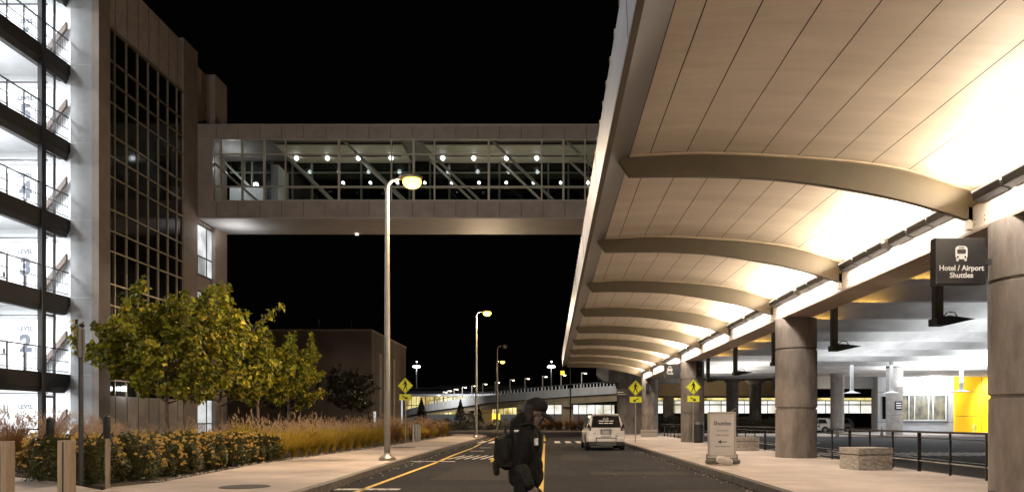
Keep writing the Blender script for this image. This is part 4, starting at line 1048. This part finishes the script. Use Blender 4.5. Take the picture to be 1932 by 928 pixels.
for (x,yy,s,lb) in ((-14.2,24.6,1.15,'dark strap-leaved plant left of the nearest tree trunk'),(-13.2,24.9,1.05,'dark strap-leaved plant just behind the nearest tree trunk'),(-13.0,26.0,.8,'small dark strap-leaved plant by the tower pier foot')):
    if yk is None:
        yk = thing('yucca', (0,0,0), 'x', 'plant', 'strap-leaved plants'); b = MB(); rr = random.Random(5)
        for i in range(70):
            a = rr.uniform(0,6.28); d = Vector((math.cos(a),math.sin(a),0)); s_ = Vector((-d.y,d.x,0)); L = rr.uniform(.6,1.0); ln = rr.uniform(.1,.7); vs = []
            for k in range(5):
                t = k/4; p = d*(ln*t**1.4)+Vector((0,0,L*(t-.35*ln*t**3))); wd = .035*(1-t**2*.95); vs += [p-s_*wd,p+s_*wd+Vector((0,0,.01))]
            b.add(vs, [(2*k,2*k+1,2*k+3,2*k+2) for k in range(4)])
        b.build('strap_leaves','yucca',yk,world=False,fix=False); o = yk
        o.location = (x,yy,.13); o.scale = (s,s,s); o['label'] = lb
    else: dup(yk,(x,yy,.13),rnd.uniform(0,6),lb,None,s)
# far conifers and dark shrubs by the ramp
def conifer(x, yy, H, label):
    t_ = thing('conifer', (x,yy,.14), label, 'tree', 'small dark conifers by the ramp'); rr = random.Random(int(x*7)); b = MB()
    MB().tube((0,0,0),(0,0,H*.95),.09,.02,6).build('trunk','bark',t_,world=False)
    for i in range(1500):
        z = rr.random()**.8; a = rr.choice([j*.9 for j in range(7)])+rr.gauss(0,.22)+z*9; r_ = (1-z)*H*.34*rr.random()**.5
        leaf(b,(math.cos(a)*r_,math.sin(a)*r_,H*(.1+.9*z)-r_*.25),(rr.gauss(0,1),rr.gauss(0,1),1),.22*rr.uniform(.6,1.2),rr)
    b.build('crown','conifer',t_,world=False,fix=False)
conifer(-18.2,104,4.4,'small dark conifer left of the ramp, before the lit terminal'); conifer(-13.2,108,4.3,'dark conifer beside the ramp parapet, left of the second lamp'); conifer(-11.0,112,3.6,'shortest dark conifer under the ramp near the second lamp')
def hedge(x0,x1,y0,y1,h,label,n=3500,s=.3,m='leafd'):
    b = MB(); rr = random.Random(int(x0*3+y0)); 
    for i in range(n):
        x = rr.uniform(x0,x1); y_ = rr.uniform(y0,y1); z = rr.random()**.6*h*(.8+.2*math.sin(x*1.7)+.12*math.sin(x*4.1)); leaf(b,(x,y_,.1+z),(rr.gauss(0,.6),-.6,.8),s*rr.uniform(.5,1.1),rr)
    return tag(b.build('hedge',m,fix=False),label,'hedge')
hedge(-17,-2.5,93.5,97,1.5,'dark hedge along the far side of the cross street at left',3600,.3)
hedge(9.7,27,74.5,78,1.75,'dark brown hedge under the deck behind the railings at right',5200,.28)
hedge(27,34.6,90,93,1.3,'dark hedge behind the parked cars at right',1600,.3)

# ------------------------------------------------------------------ background: far block, ramp, terminals, masts
fb = thing('brown_building', (-32,90,0), 'dark brown flat-roofed building behind the trees', 'building')
MB().box(-50,-19.5,80.5,99.6,0,11.1).build('wall','farbrown',fb)
b = MB(); b.box(-50.05,-19.45,80.45,99.65,11.1,11.3); b.build('parapet','panel2',fb)
jb = MB()
for z in (3.2,6.6,9.3): jb.box(-19.5,-19.49,80.6,99.5,z-.03,z+.03)
for y_ in (82.5,85,88,91,94,97): jb.box(-19.5,-19.49,y_-.05,y_+.05,.2,11)
each(jb,'panel_joint','slab',fb)
for (y0,y1) in ((84,85.2),(91.5,92.4)): MB().box(-19.5,-19.44,y0,y1,.3,9.0).build('tall_window','panel',fb)
MB().box(-19.5,-19.42,81.4,82.2,.2,2.4).build('lit_doorway','E_win',fb); MB().box(-19.5,-19.42,96.4,97.0,.2,4.4).build('lit_doorway','E_win',fb)
for x in (-35,-31.5,-25.5,-22): MB().tube((x,81.5,11.3),(x,81.5,12.5),.04,n=6).build('roof_rod','darkgrey',fb)
# ramp
RP = [(16,126,7.75,6.3,5.0),(11,130,7.5,6.1,4.8),(3.86,135,7.28,5.84,4.5),(-4.5,144,7.0,5.5,4.15),(-13.3,155,6.7,5.1,3.7),(-19,163,6.4,4.55,3.5),(-30.5,180,5.26,3.6,3.0),(-45,205,3.2,1.6,1.0)]
rm = thing('concrete_ramp', (-5,150,0), 'long pale concrete road ramp curving across the background', 'ramp')
def ribbon(za, zb, y_off0, y_off1):
    mb = MB(); n = len(RP)
    for k in range(n-1):
        A, B = RP[k], RP[k+1]
        mb.add([(A[0],A[1]+y_off0,A[zb]),(B[0],B[1]+y_off0,B[zb]),(B[0],B[1]+y_off1,B[zb]),(A[0],A[1]+y_off1,A[zb]),(A[0],A[1]+y_off0,A[za]),(B[0],B[1]+y_off0,B[za]),(B[0],B[1]+y_off1,B[za]),(A[0],A[1]+y_off1,A[za])],
               [(0,3,2,1),(4,5,6,7),(0,1,5,4),(2,3,7,6),(0,4,7,3),(1,2,6,5)])
    return mb
ribbon(2,3,0,.35).build('parapet','rampc',rm); ribbon(3,4,.9,1.6).build('girder','rampg',rm); ribbon(3,3,0,9)
dkb = MB()
for k in range(len(RP)-1):
    A, B = RP[k], RP[k+1]; dkb.add([(A[0],A[1]+.3,A[3]+.2),(B[0],B[1]+.3,B[3]+.2),(B[0],B[1]+9,B[3]+.2),(A[0],A[1]+9,A[3]+.2),(A[0],A[1]+.3,A[3]+.0),(B[0],B[1]+.3,B[3]+.0),(B[0],B[1]+9,B[3]+.0),(A[0],A[1]+9,A[3]+.0)],[(0,1,2,3),(7,6,5,4),(0,4,5,1),(1,5,6,2),(2,6,7,3),(3,7,4,0)])
dkb.build('deck','rampc',rm)
def rp_at(t):
    k = min(int(t), len(RP)-2); f = t-k; A, B = RP[k], RP[k+1]; return [A[i]+(B[i]-A[i])*f for i in range(5)]
rl = MB(); t = 0.2; pts = []
while t < 5.9:
    p = rp_at(t); pts.append((p[0],p[1]+.2,p[2]+.75)); rl.box(p[0]-.09,p[0]+.09,p[1]+.1,p[1]+.2,p[2],p[2]+.62); t += .08
each(rl,'railing_post','white_conc',rm); MB().path(pts,.06,6).build('hand_rail','silver',rm)
for t in (.6,2.1,3.15,4.1,4.9):
    p = rp_at(t); MB().box(p[0]-1.1,p[0]+1.1,p[1]+2,p[1]+4.2,0,p[4]+.3).build('pier','rampg',rm)
    MB().box(p[0]-.9,p[0]+.9,p[1]+.85,p[1]+8,p[4]-.5,p[4]+.5).build('pier_cap','rampg',rm)
# ramp lamps
rpx = [(823,744.6),(835.4,739),(845,736.6),(857.5,733.7),(872.6,730),(890.4,727),(910.9,723.6),(934,720.5),(963,716),(991,713.5),(1024,709.7),(1059,706.5),(1097,703)]
first = None
for i, (px, ty) in enumerate(rpx):
    best = min((rp_at(q*.02) for q in range(0,300)), key=lambda p: abs(1040+1400*p[0]/(p[1]+2)-px)); x, y_ = best[0], best[1]+2
    zt = 1.4+(793-ty)*y_/1400; zb = best[3]+.2; s = (zt-zb)/4.0
    if first is None:
        first = thing('ramp_lamp', (x,y_,zb), 'x', 'lamp', 'small lamps along the concrete ramp')
        MB().tube((0,0,0),(0,0,4),.13,.08,8).build('pole','pole',first,world=False); MB().box(-.05,.9,-.12,.12,3.92,4.06).build('lamp_head','pole',first,world=False); MB().box(.45,.92,-.12,.12,3.84,3.92).build('lens','E_warm',first,world=False)
        o = first; o.scale = (1,1,s)
    else: o = dup(first,(x,y_,zb),0,None,None,(1,1,s))
    o['label'] = ('leftmost small lamp on the ramp','second small lamp from the left on the ramp','third small lamp from the left on the ramp','fourth small lamp from the left on the ramp','fifth small lamp from the left on the ramp','sixth small lamp from the left on the ramp','ramp lamp just right of the second tall street lamp','ramp lamp beside the unlit street lamp pole','ramp lamp standing above the walking person’s back','ramp lamp just left of the person’s cap','ramp lamp right of the person’s cap','ramp lamp left of the canopy end','rightmost small lamp, below the canopy tip')[i].replace('’',"'")
lamp('AREA','ramp_light',(-4,118,12),3300,(1,.97,.93),30,(R(55),0,0),6)
lamp('AREA','ramp_light',(-28,160,12),5500,(.95,.97,1),14,(R(50),0,0),6)
lamp('POINT','under_ramp_light',(-8,152,2.6),900,(1,.75,.2),.5)
# terminal at the far left
te = thing('terminal', (-25,215,0), 'distant terminal with dark roof and yellow lit glass behind the ramp', 'building')
MB().box(-46,-7,210,240,3.2,8.2).build('lit_glass','E_winyel',te)
MB().box(-47,-5,208,242,8.2,8.9).build('roof_edge','silver',te)
b = MB(); b.extx([(207.5,8.9),(207.5,9.6),(214,10.7),(235,10.7),(242,8.9)],-46,-4); b.build('roof','roofm',te)
b = MB(); b.extx([(214,10.7),(216,11.4),(222,11.7),(235,10.7)],-34,-7); b.build('roof_lantern','roofm',te)
b = MB()
for z in (11.72,): b.path([(-34,222,z),(-7,222,z)],.09,6); b.path([(-45,214,10.8),(-5,214,10.8)],.08,6); b.path([(-34.5,214,10.6),(-33,222,11.7)],.08,6); b.path([(-8,222,11.7),(-5.6,214,8.9)],.14,6)
b.build('roof_trim','silver',te)
b = MB()
for i in range(30): b.box(-46+i*1.3-.07,-46+i*1.3+.07,209.8,210,3.2,8.2)
b.box(-46,-7,209.78,209.98,5.6,5.8); each(b,'mullion','slab',te)
MB().box(-50,-7,209,240,0,3.2).build('base_wall','greywall',te)
tb = thing('lit_hall', (5,205,0), 'distant lit hall seen under the ramp behind the white car', 'building')
MB().box(-1.5,17,200,215,3.2,5.6).build('lit_glass','E_hall',tb); MB().box(-1.6,17,199.9,215,0,3.2).build('base_wall','greywall',tb); MB().box(-2,18,199,216,5.6,6.2).build('roof','roofm',tb)
b = MB(); 
for i in range(9): b.box(-1.5+i*2.2,-1.3+i*2.2,199.7,199.88,0.5,5.6)
each(b,'mullion','slab',tb)
MB().box(-12.6,-10.9,158,158.2,.5,2.9).build('amber_bay','E_bay',rm); MB().box(3.1,3.6,158,158.2,0,3.6).build('amber_bay','E_bay',rm)
tc_ = thing('bright_concourse', (40,165,0), 'bright white concourse seen between the columns under the deck', 'building')
MB().box(21,76,160,172,3.0,5.7).build('lit_glass','E_hall',tc_); MB().box(21,76,159.8,172,0,3.0).build('base_wall','roofm',tc_); MB().box(20,77,159,173,6.3,7.2).build('roof','roofm',tc_); MB().box(21,76,159.9,172,5.72,6.3).build('upper_glass','E_winyel',tc_)
b = MB(); b.box(21,76,159.6,159.8,4.7,4.95); b.box(21,76,159.6,159.8,5.6,5.8)
for i in range(22): b.box(21.5+i*2.5,21.62+i*2.5,159.62,159.8,3.0,5.7)
each(b,'mullion','greywall',tc_)
# high masts
for (px,lb) in ((786,'bright high mast light left of the second tall street lamp'),(1040,'bright high mast light standing behind the ramp near the canopy end')):
    x = (px-1040)/1400*260; t_ = thing('high_mast', (x,260,0), lb, 'mast light', 'high mast lights')
    MB().tube((0,0,0),(0,0,20.6),.28,.16,10).build('mast','white_conc',t_,world=False)
    MB().lathe((0,0,20.2),[(.3,-.2),(1.3,-.15),(1.35,.25),(.9,.45),(.2,.6)],20).build('lamp_ring','E_white',t_,world=False,smooth=True)
    MB().tube((0,0,20.6),(0,0,21.9),.05,n=6).build('spike','darkgrey',t_,world=False); MB().ell((.1,0,22.0),.22,.22,.22,10,6).build('beacon','E_white',t_,world=False,smooth='all')
tp = thing('traffic_pole', (2.9,112,.1), 'thin dark pole standing right of the road end with amber signal beside it', 'pole')
MB().tube((0,0,0),(0,0,9.2),.10,n=8).build('pole','black',tp,world=False); MB().box(-1.5,-.9,-.2,.2,8.2,8.8).build('signal_lamp','E_bay',tp,world=False); MB().bar((-1.2,0,8.5),(0,0,8.5),.06).build('arm','black',tp,world=False)

# ------------------------------------------------------------------ cars
def suv(loc, rz, label, simple=False, paint='carpaint'):
    t_ = thing('white_car' if paint=='carpaint' else 'parked_car', loc, label, 'car', None, rz)
    # stations along y (rear = 0): y, zb, zbelt, zroof, half widths low / belt / roof
    S = [(0.00,.42,.98,1.02,.80,.80,.70),(.03,.36,1.02,1.08,.87,.86,.72),(.10,.34,1.05,1.40,.90,.89,.66),(.22,.34,1.06,1.60,.915,.90,.67),(.42,.34,1.06,1.67,.92,.905,.68),(.9,.30,1.05,1.70,.925,.91,.69),(1.7,.26,1.03,1.71,.925,.91,.70),(2.4,.26,1.01,1.68,.925,.905,.69),
         (2.9,.26,1.00,1.52,.925,.90,.66),(3.3,.26,.99,1.20,.92,.89,.70),(3.5,.28,.98,1.03,.915,.88,.76),(3.9,.30,.93,.95,.90,.86,.70),(4.25,.32,.82,.84,.85,.80,.60),(4.4,.38,.66,.68,.74,.68,.5)]
    vs = []; n = 0
    for (y_,zb,zl,zr,w0,w1,w2) in S:
        ring = [(0,zb),(w0*.86,zb),(w0*.985,zb+.06),(w0,zb+.22),(w0*.998,zl-.18),(w1*.985,zl-.03),(w1*.955,zl+.01),((w1+w2)/2*.975,(zl+zr)/2+.02),(w2+.02,zr-.07),(w2-.04,zr-.015),(w2*.6,zr+.012),(0,zr+.02)]
        full = ring+[(-x,z) for x,z in ring[-2:0:-1]]; n = len(full); vs += [(x,y_,z) for x,z in full]
    fs = [(j*n+i,j*n+(i+1)%n,(j+1)*n+(i+1)%n,(j+1)*n+i) for j in range(len(S)-1) for i in range(n)]+[tuple(range(n)),tuple(range(len(S)*n-1,(len(S)-1)*n-1,-1))]
    body = MB().add(vs,fs).build('body',paint,t_,world=False,smooth=True)
    # wheel arches cut by dark discs + wheels
    for sx in (-1,1):
        for y_ in (.82,3.55):
            MB().tube((sx*.70,y_,.36),(sx*.934,y_,.36),.40,n=28).build('wheel_arch','plastic',t_,world=False)
            wh = MB().tube((sx*.71,y_,.34),(sx*.945,y_,.34),.335,n=28).build('tyre','rubber',t_,world=False,bevel=.02)
            MB().tube((sx*.90,y_,.34),(sx*.957,y_,.34),.21,.19,n=20).build('rim','silver',wh,world=False)
        MB().add([(sx*.906,.55,1.10),(sx*.905,1.5,1.09),(sx*.77,1.55,1.56),(sx*.775,.75,1.55)],[(0,1,2,3)]).build('side_window','carglass',t_,world=False)
        MB().add([(sx*.907,1.58,1.09),(sx*.905,2.9,1.06),(sx*.80,2.55,1.54),(sx*.775,1.62,1.57)],[(0,1,2,3)]).build('side_window','carglass',t_,world=False)
        MB().ell((sx*1.02,2.75,1.10),.11,.06,.085,12,8).build('door_mirror','black',t_,world=False,smooth='all')
        MB().bar((sx*.63,.6,1.73),(sx*.63,2.5,1.73),.035,.04).build('roof_rail','plastic',t_,world=False,bevel=.01)
        MB().bar((sx*.932,.5,.98),(sx*.932,3.0,.96),.004,.012).build('door_seam','plastic',t_,world=False)
        for y_ in (1.55,2.65): MB().bar((sx*.927,y_,.40),(sx*.915,y_,1.02),.006,.012,up=(0,1,0)).build('door_seam','plastic',t_,world=False)
        MB().extr([(sx*.70,.93),(sx*.865,.95),(sx*.87,1.12),(sx*.85,1.24),(sx*.775,1.22),(sx*.70,1.02)],-.035,.10).build('tail_lamp','lampdark' if not simple else 'lampdark',t_,world=False,bevel=.012)
        MB().extr([(sx*.78,.965),(sx*.85,.97),(sx*.85,1.04),(sx*.79,1.04)],-.042,-.03).build('lamp_insert','gloss',t_,world=False)
    # tail gate glass
    MB().add([(-.70,-.025,1.085),(.70,-.025,1.085),(.62,.135,1.62),(-.62,.135,1.62),(-.70,.08,1.085),(.70,.08,1.085),(.62,.24,1.60),(-.62,.24,1.60)],[(0,1,2,3),(0,4,5,1),(1,5,6,2),(2,6,7,3),(3,7,4,0)]).build('rear_window','carglass',t_,world=False)
    MB().extx([(.10,1.64),(-.02,1.665),(-.0,1.70),(.3,1.725)],-.60,.60).build('spoiler',paint,t_,world=False,bevel=.01)
    MB().box(-.10,.10,-.035,-.02,1.665,1.675).build('brake_lamp','lampdark',t_,world=False)
    MB().box(-.64,.64,-.030,.06,.58,1.07).build('tail_gate',paint,t_,world=False,bevel=.03)
    prc = MB().box(-.27,.27,-.034,-.028,.74,.97).build('plate_recess','silver',t_,world=False,bevel=.0); MB().box(-.15,.15,-.045,-.034,.79,.92).build('number_plate','gloss',prc,world=False)
    MB().box(-.32,.32,-.055,-.028,.965,.985).build('trim_bar','plastic',t_,world=False)
    MB().box(-.86,.86,-.11,.30,.40,.60).build('bumper',paint,t_,world=False,bevel=.05)
    MB().box(-.80,.80,-.125,.2,.22,.41).build('lower_bumper','plastic',t_,world=False,bevel=.03)
    b = MB(); 
    for k in range(9): b.box(-.46,.46,-.135,-.12,.25+k*.017,.256+k*.017)
    each(b,'skid_grille','silver',t_,world=False)
    MB().box(-.5,.5,-.128,-.10,.235,.247).build('chrome_strip','chrome',t_,world=False)
    b = MB(); b.box(-.48,-.45,-.14,-.11,.34,.60); b.box(.45,.48,-.14,-.11,.34,.60); b.box(-.5,.5,-.14,-.11,.585,.61); each(b,'step_frame','plastic',t_,world=False)
    if not simple:
        b = MB(); s_ = Matrix.Rotation(0,3,'X')
        for k, sg in enumerate((1,-1)):
            pts = [( -.055*sg+ .045*math.cos(R(a))*1.2, .131+.0-.005, 1.495+.0*sg+.04*math.sin(R(a))) for a in (range(60,330,25) if sg>0 else range(-120,150,25))]
            b.path([(p[0],p[1]-.038+(p[2]-1.495)*.30,p[2]) for p in pts],.014,6)
        each(b,'rear_logo','signwhite',t_,world=False)
        for z, ws in ((1.37,((-.34,-.08),(-.05,.16),(.2,.36))),(1.26,((-.33,-.14),(-.10,.12),(.15,.34)))):
            for (a,c) in ws:
                yo = -.025+(z-1.085)*.30-.006; MB().add([(a,yo,z),(c,yo,z),(c,yo+.014,z+.04),(a,yo+.014,z+.04)],[(0,1,2,3)]).build('window_text','signwhite',t_,world=False)
        for x in (-.22,-.10,.02,.14): MB().box(x,x+.045,-.036,-.028,1.0,1.035).build('badge_letter','plastic',t_,world=False)
        text('number','79',.12,'signblack',t_,(.50,-.034,.66),bold=.004)
        MB().box(-.24,.24,-.034,-.028,.635,.665).build('lower_text','ink',t_,world=False); MB().box(-.60,-.48,-.034,-.028,.78,.80).build('badge','plastic',t_,world=False)
        MB().box(.49,.60,-.034,-.028,.78,.80).build('badge','plastic',t_,world=False)
    return t_
suv((2.58,35.0,0),R(1.2),'white people carrier stopped at the right kerb, seen from behind')
suv((31.5,84.0,.0),R(90),'white parked car behind the far grey column, left of the two',True)
suv((35.0,86.5,.0),R(90),'grey parked car beside the grey wall, mostly hidden',True,'silver')
lamp('POINT','parking_light',(30,79.0,4),90,(1,.75,.45),.3)

# ------------------------------------------------------------------ the walking person
PX, PY = -.20, 6.5
per = thing('person', (PX,PY,0), 'person in black cap and dark jacket walking with head bowed, seen from the side', 'person')
def remesh(mb, name, m, voxel, parent, smooth_it=3, disp=0, loc=(0,0,0)):
    me = bpy.data.meshes.new(name); me.from_pydata([tuple(v) for v in mb.v], [], mb.f)
    o = bpy.data.objects.new(name, me); COL.objects.link(o)
    b = bmesh.new(); b.from_mesh(me); bmesh.ops.recalc_face_normals(b, faces=b.faces); b.to_mesh(me); b.free()
    r = o.modifiers.new('r','REMESH'); r.mode = 'VOXEL'; r.voxel_size = voxel
    s = o.modifiers.new('s','SMOOTH'); s.iterations = smooth_it; s.factor = .5
    if disp:
        tx = bpy.data.textures.new(name+'t','CLOUDS'); tx.noise_scale = .10; tx.noise_depth = 2
        d = o.modifiers.new('d','DISPLACE'); d.texture = tx; d.strength = disp; d.mid_level = .5
    bpy.context.view_layer.update()
    me2 = bpy.data.meshes.new_from_object(o.evaluated_get(bpy.context.evaluated_depsgraph_get())); bpy.data.objects.remove(o)
    me2.name = name; me2.materials.clear(); me2.materials.append(M[m])
    for p in me2.polygons: p.use_smooth = True
    o2 = bpy.data.objects.new(name, me2); COL.objects.link(o2); o2.parent = parent; o2.location = loc
    return o2
# local frame: +x = walking direction, -y = towards the camera
HC = Vector((.058,0,1.475))       # head centre
b = MB()
def e(c, rx_, ry_, rz_, n=18, m=12): b.ell(c, rx_, ry_, rz_, n, m)
# skull, face, jaw tilted down
def hp(x, y, z):                  # head local (face +x) with downward tilt
    t = R(36); return (HC.x+x*math.cos(t)+z*math.sin(t)*1.0, HC.y+y, HC.z-x*math.sin(t)+z*math.cos(t))
b.ell(hp(-.015,0,.02),.098,.078,.098,20,14); b.ell(hp(.03,0,-.045),.072,.060,.078,18,12); b.ell(hp(.055,0,-.095),.035,.035,.03,14,9)
b.cap(hp(.088,0,.0),hp(.112,0,-.035),.009,.015,10); b.ell(hp(.092,0,-.062),.014,.024,.008,10,7); b.ell(hp(.090,0,-.076),.013,.020,.008,10,7)
for s_ in (-1,1): 
    b.ell(hp(.082,s_*.031,-.002),.010,.013,.010,10,7); b.ell(hp(-.005,s_*.080,-.02),.018,.008,.030,10,8)
b.cap((.03,0,1.24),(.045,0,1.38),.055,.052)
# trunk under clothes
b.cap((-.03,0,1.18),(-.02,0,.95),.12,.12); b.cap((-.01,-.13,1.24),(-.01,.13,1.24),.055,.055)
b.cap((-.03,-.07,.86),(-.03,.07,.86),.10,.10)
legs = {-1:[(-.03,-.085,.84),(.03,-.085,.46),(-.10,-.085,.08)],1:[(-.03,.085,.84),(.10,.085,.47),(.14,.085,.08)]}
for s_, L in legs.items():
    b.cap(L[0],L[1],.082,.055); b.cap(L[1],L[2],.052,.036); b.cap(L[2],(L[2][0]+.13,L[2][1],.045),.036,.028)
arm = {-1:[(-.03,-.185,1.245),(-.07,-.215,1.02),(.02,-.205,.845)],1:[(-.01,.185,1.245),(-.03,.215,1.0),(.05,.18,.80)]}
for s_, L in arm.items():
    b.cap(L[0],L[1],.045,.036); b.cap(L[1],L[2],.035,.024)
    w_ = Vector(L[2]); d = (w_-Vector(L[1])).normalized(); d = (d+Vector((.0,0,-.6 if s_<0 else -.1))).normalized(); side = Vector((1,0,0)) if s_<0 else Vector((0,0,1)); side = (side-d*side.dot(d)).normalized(); nrm = d.cross(side)
    for k in range(4): 
        o_ = side*(.027-.018*k); b.cap(w_+o_*.5, w_+d*.065+o_, .013,.011,8)
        ln = (.034,.040,.037,.028)[k]; cur = nrm*(-s_)*.012
        p1 = w_+d*.065+o_; p2 = p1+d*ln+cur*.6; p3 = p2+d*ln*.7+cur*1.6; b.cap(p1,p2,.0085,.0078,8); b.cap(p2,p3,.0078,.0065,8)
    p1 = w_+d*.02+side*.028; p2 = p1+d*.032+side*.022; b.cap(p1,p2,.012,.010,8); b.cap(p2,p2+d*.03+nrm*(-s_)*.006,.0095,.008,8)
body = remesh(b,'body','skin',.006,per,2)
# trousers
b = MB(); b.cap((-.03,-.07,.90),(-.03,.07,.90),.115,.115)
for s_, L in legs.items(): 
    b.cap((L[0][0],L[0][1],L[0][2]),L[1],.10,.078); b.cap(L[1],(L[2][0],L[2][1],.12),.075,.062)
remesh(b,'trousers','trousers',.012,per,3,.012)
b = MB()
for s_, L in legs.items(): b.cap((L[2][0]-.05,L[2][1],.055),(L[2][0]+.15,L[2][1],.045),.05,.042); b.ell((L[2][0]+.05,L[2][1],.03),.13,.048,.03)
remesh(b,'shoes','plastic',.008,per,1)
# jacket with hood, bulky
b = MB()
b.ell((-.035,0,1.14),.150,.205,.20,22,14); b.ell((-.025,0,.97),.150,.185,.17,22,14); b.ell((-.02,0,.90),.150,.180,.12,22,12)
b.cap((-.03,-.15,1.265),(-.03,.15,1.265),.085,.085); b.ell((-.055,0,1.29),.12,.15,.09); b.ell((-.085,0,1.345),.085,.12,.07); b.ell((-.085,0,1.385),.07,.11,.055); b.ell((-.05,0,1.425),.06,.095,.055); b.ell((-.03,0,1.335),.10,.10,.07)
b.ell((.045,0,1.16),.075,.13,.16); b.ell((.06,0,.98),.07,.14,.12); b.ell((.075,.03,.93),.06,.10,.09)
for s_, L in arm.items(): b.cap(L[0],L[1],.078,.062); b.cap(L[1],tuple(Vector(L[1]).lerp(Vector(L[2]),.93)),.060,.047)
jk = remesh(b,'jacket','jacket',.011,per,3,.030)
b = MB(); p = Vector(arm[-1][1]); q = Vector(arm[-1][2]); b.cap(p+(q-p)*.1+Vector((0,-.004,0)), p+(q-p)*.80+Vector((0,-.004,0)), .064,.052)
remesh(b,'grey_sleeve','jacket2',.010,per,2,.018)  # near forearm in a lighter grey than the jacket
b = MB(); b.box(.052,.088,-.150,-.120,1.19,1.25); b.box(-.115,-.06,-.200,-.17,1.305,1.322)
b.build('jacket_print','gloss',per,world=False)
# hair: shoulder length falling forward of the collar
b = MB()
for s_ in (-1,1):
    b.cap(hp(-.06,s_*.055,.0),(.0,s_*.075,1.33),.05,.04); b.cap((.0,s_*.08,1.34),(.02,s_*.09,1.22),.036,.02)
b.cap(hp(-.07,0,.02),(-.055,0,1.31),.055,.065); b.ell(hp(-.045,0,.01),.078,.084,.085)
remesh(b,'hair','hair',.008,per,2,.014)
# cap with brim
b = MB(); b.ell(hp(-.020,0,.048),.104,.089,.080,24,14); b.ell(hp(-.022,0,.02),.102,.088,.05,24,12); b.ell(hp(-.01,0,.134),.012,.012,.008)
remesh(b,'cap_crown','cap',.007,per,2)
b = MB(); vs = []; fs = []; n = 13
for i in range(n):
    a = R(-78+156*i/(n-1)); 
    for r_, dzz in ((.085,.0),(.14,-.006),(.185,-.020)):
        xx = .03+r_*math.cos(a)*1.05; yy_ = .092*math.sin(a)*(r_/.13)**.25; zz = .046+dzz-.020*abs(math.sin(a))**2
        vs.append(hp(xx,yy_,zz))
m_ = len(vs)
vs2 = [(v[0],v[1],v[2]+.013) for v in vs]
for i in range(n-1):
    for k in range(2): fs.append((3*i+k,3*i+k+1,3*i+k+4,3*i+k+3))
allv = vs+vs2; allf = fs+[tuple(m_+i for i in f[::-1]) for f in fs]+[(3*i+2,3*i+5,m_+3*i+5,m_+3*i+2) for i in range(n-1)]+[(0,1,m_+1,m_),(1,2,m_+2,m_+1),(3*n-3,3*n-2,m_+3*n-2,m_+3*n-3),(3*n-2,3*n-1,m_+3*n-1,m_+3*n-2)]
MB().add(allv,allf).build('cap_brim','cap',per,world=False,smooth='all')
# backpack
bp_ = thing('backpack', (PX-.20,PY,.955), 'dark fabric backpack hanging low on the walking person', 'backpack')
b = MB(); 
for x0, x1, y0, y1, z0, z1 in ((-.075,.09,-.15,.15,.02,.325),(-.095,-.02,-.12,.12,.04,.21)):
    b.ell(((x0+x1)/2,(y0+y1)/2,(z0+z1)/2),(x1-x0)*.55,(y1-y0)*.55,(z1-z0)*.53,18,12); b.box(x0+.02,x1-.02,y0+.02,y1-.02,z0+.02,z1-.03)
pk = remesh(b,'main_bag','pack',.009,bp_,6,.014)
MB().bar((-.07,-.10,.30),(-.09,-.11,.03),.03,.012).build('side_strap','pack',bp_,world=False); MB().bar((-.105,-.11,.12),(-.107,-.11,.09),.028,.018).build('reflector','tag',bp_,world=False)
MB().cap((-.07,-.12,.0),(-.075,-.12,.08),.028,.03,10).build('bottle_pocket','pack',bp_,world=False,smooth=True)
for s_ in (-1,1): MB().path([(.08,s_*.11,.30),(.14,s_*.12,.41),(.235,s_*.115,.425),(.31,s_*.115,.33),(.30,s_*.13,.16),(.14,s_*.17,.08),(.07,s_*.13,.06)],.014,8).build('shoulder_strap','pack',bp_,world=False,smooth='all')
MB().path([(.0,-.03,.335),(.0,-.02,.375),(.0,.02,.375),(.0,.03,.335)],.008,8).build('grab_loop','pack',bp_,world=False)
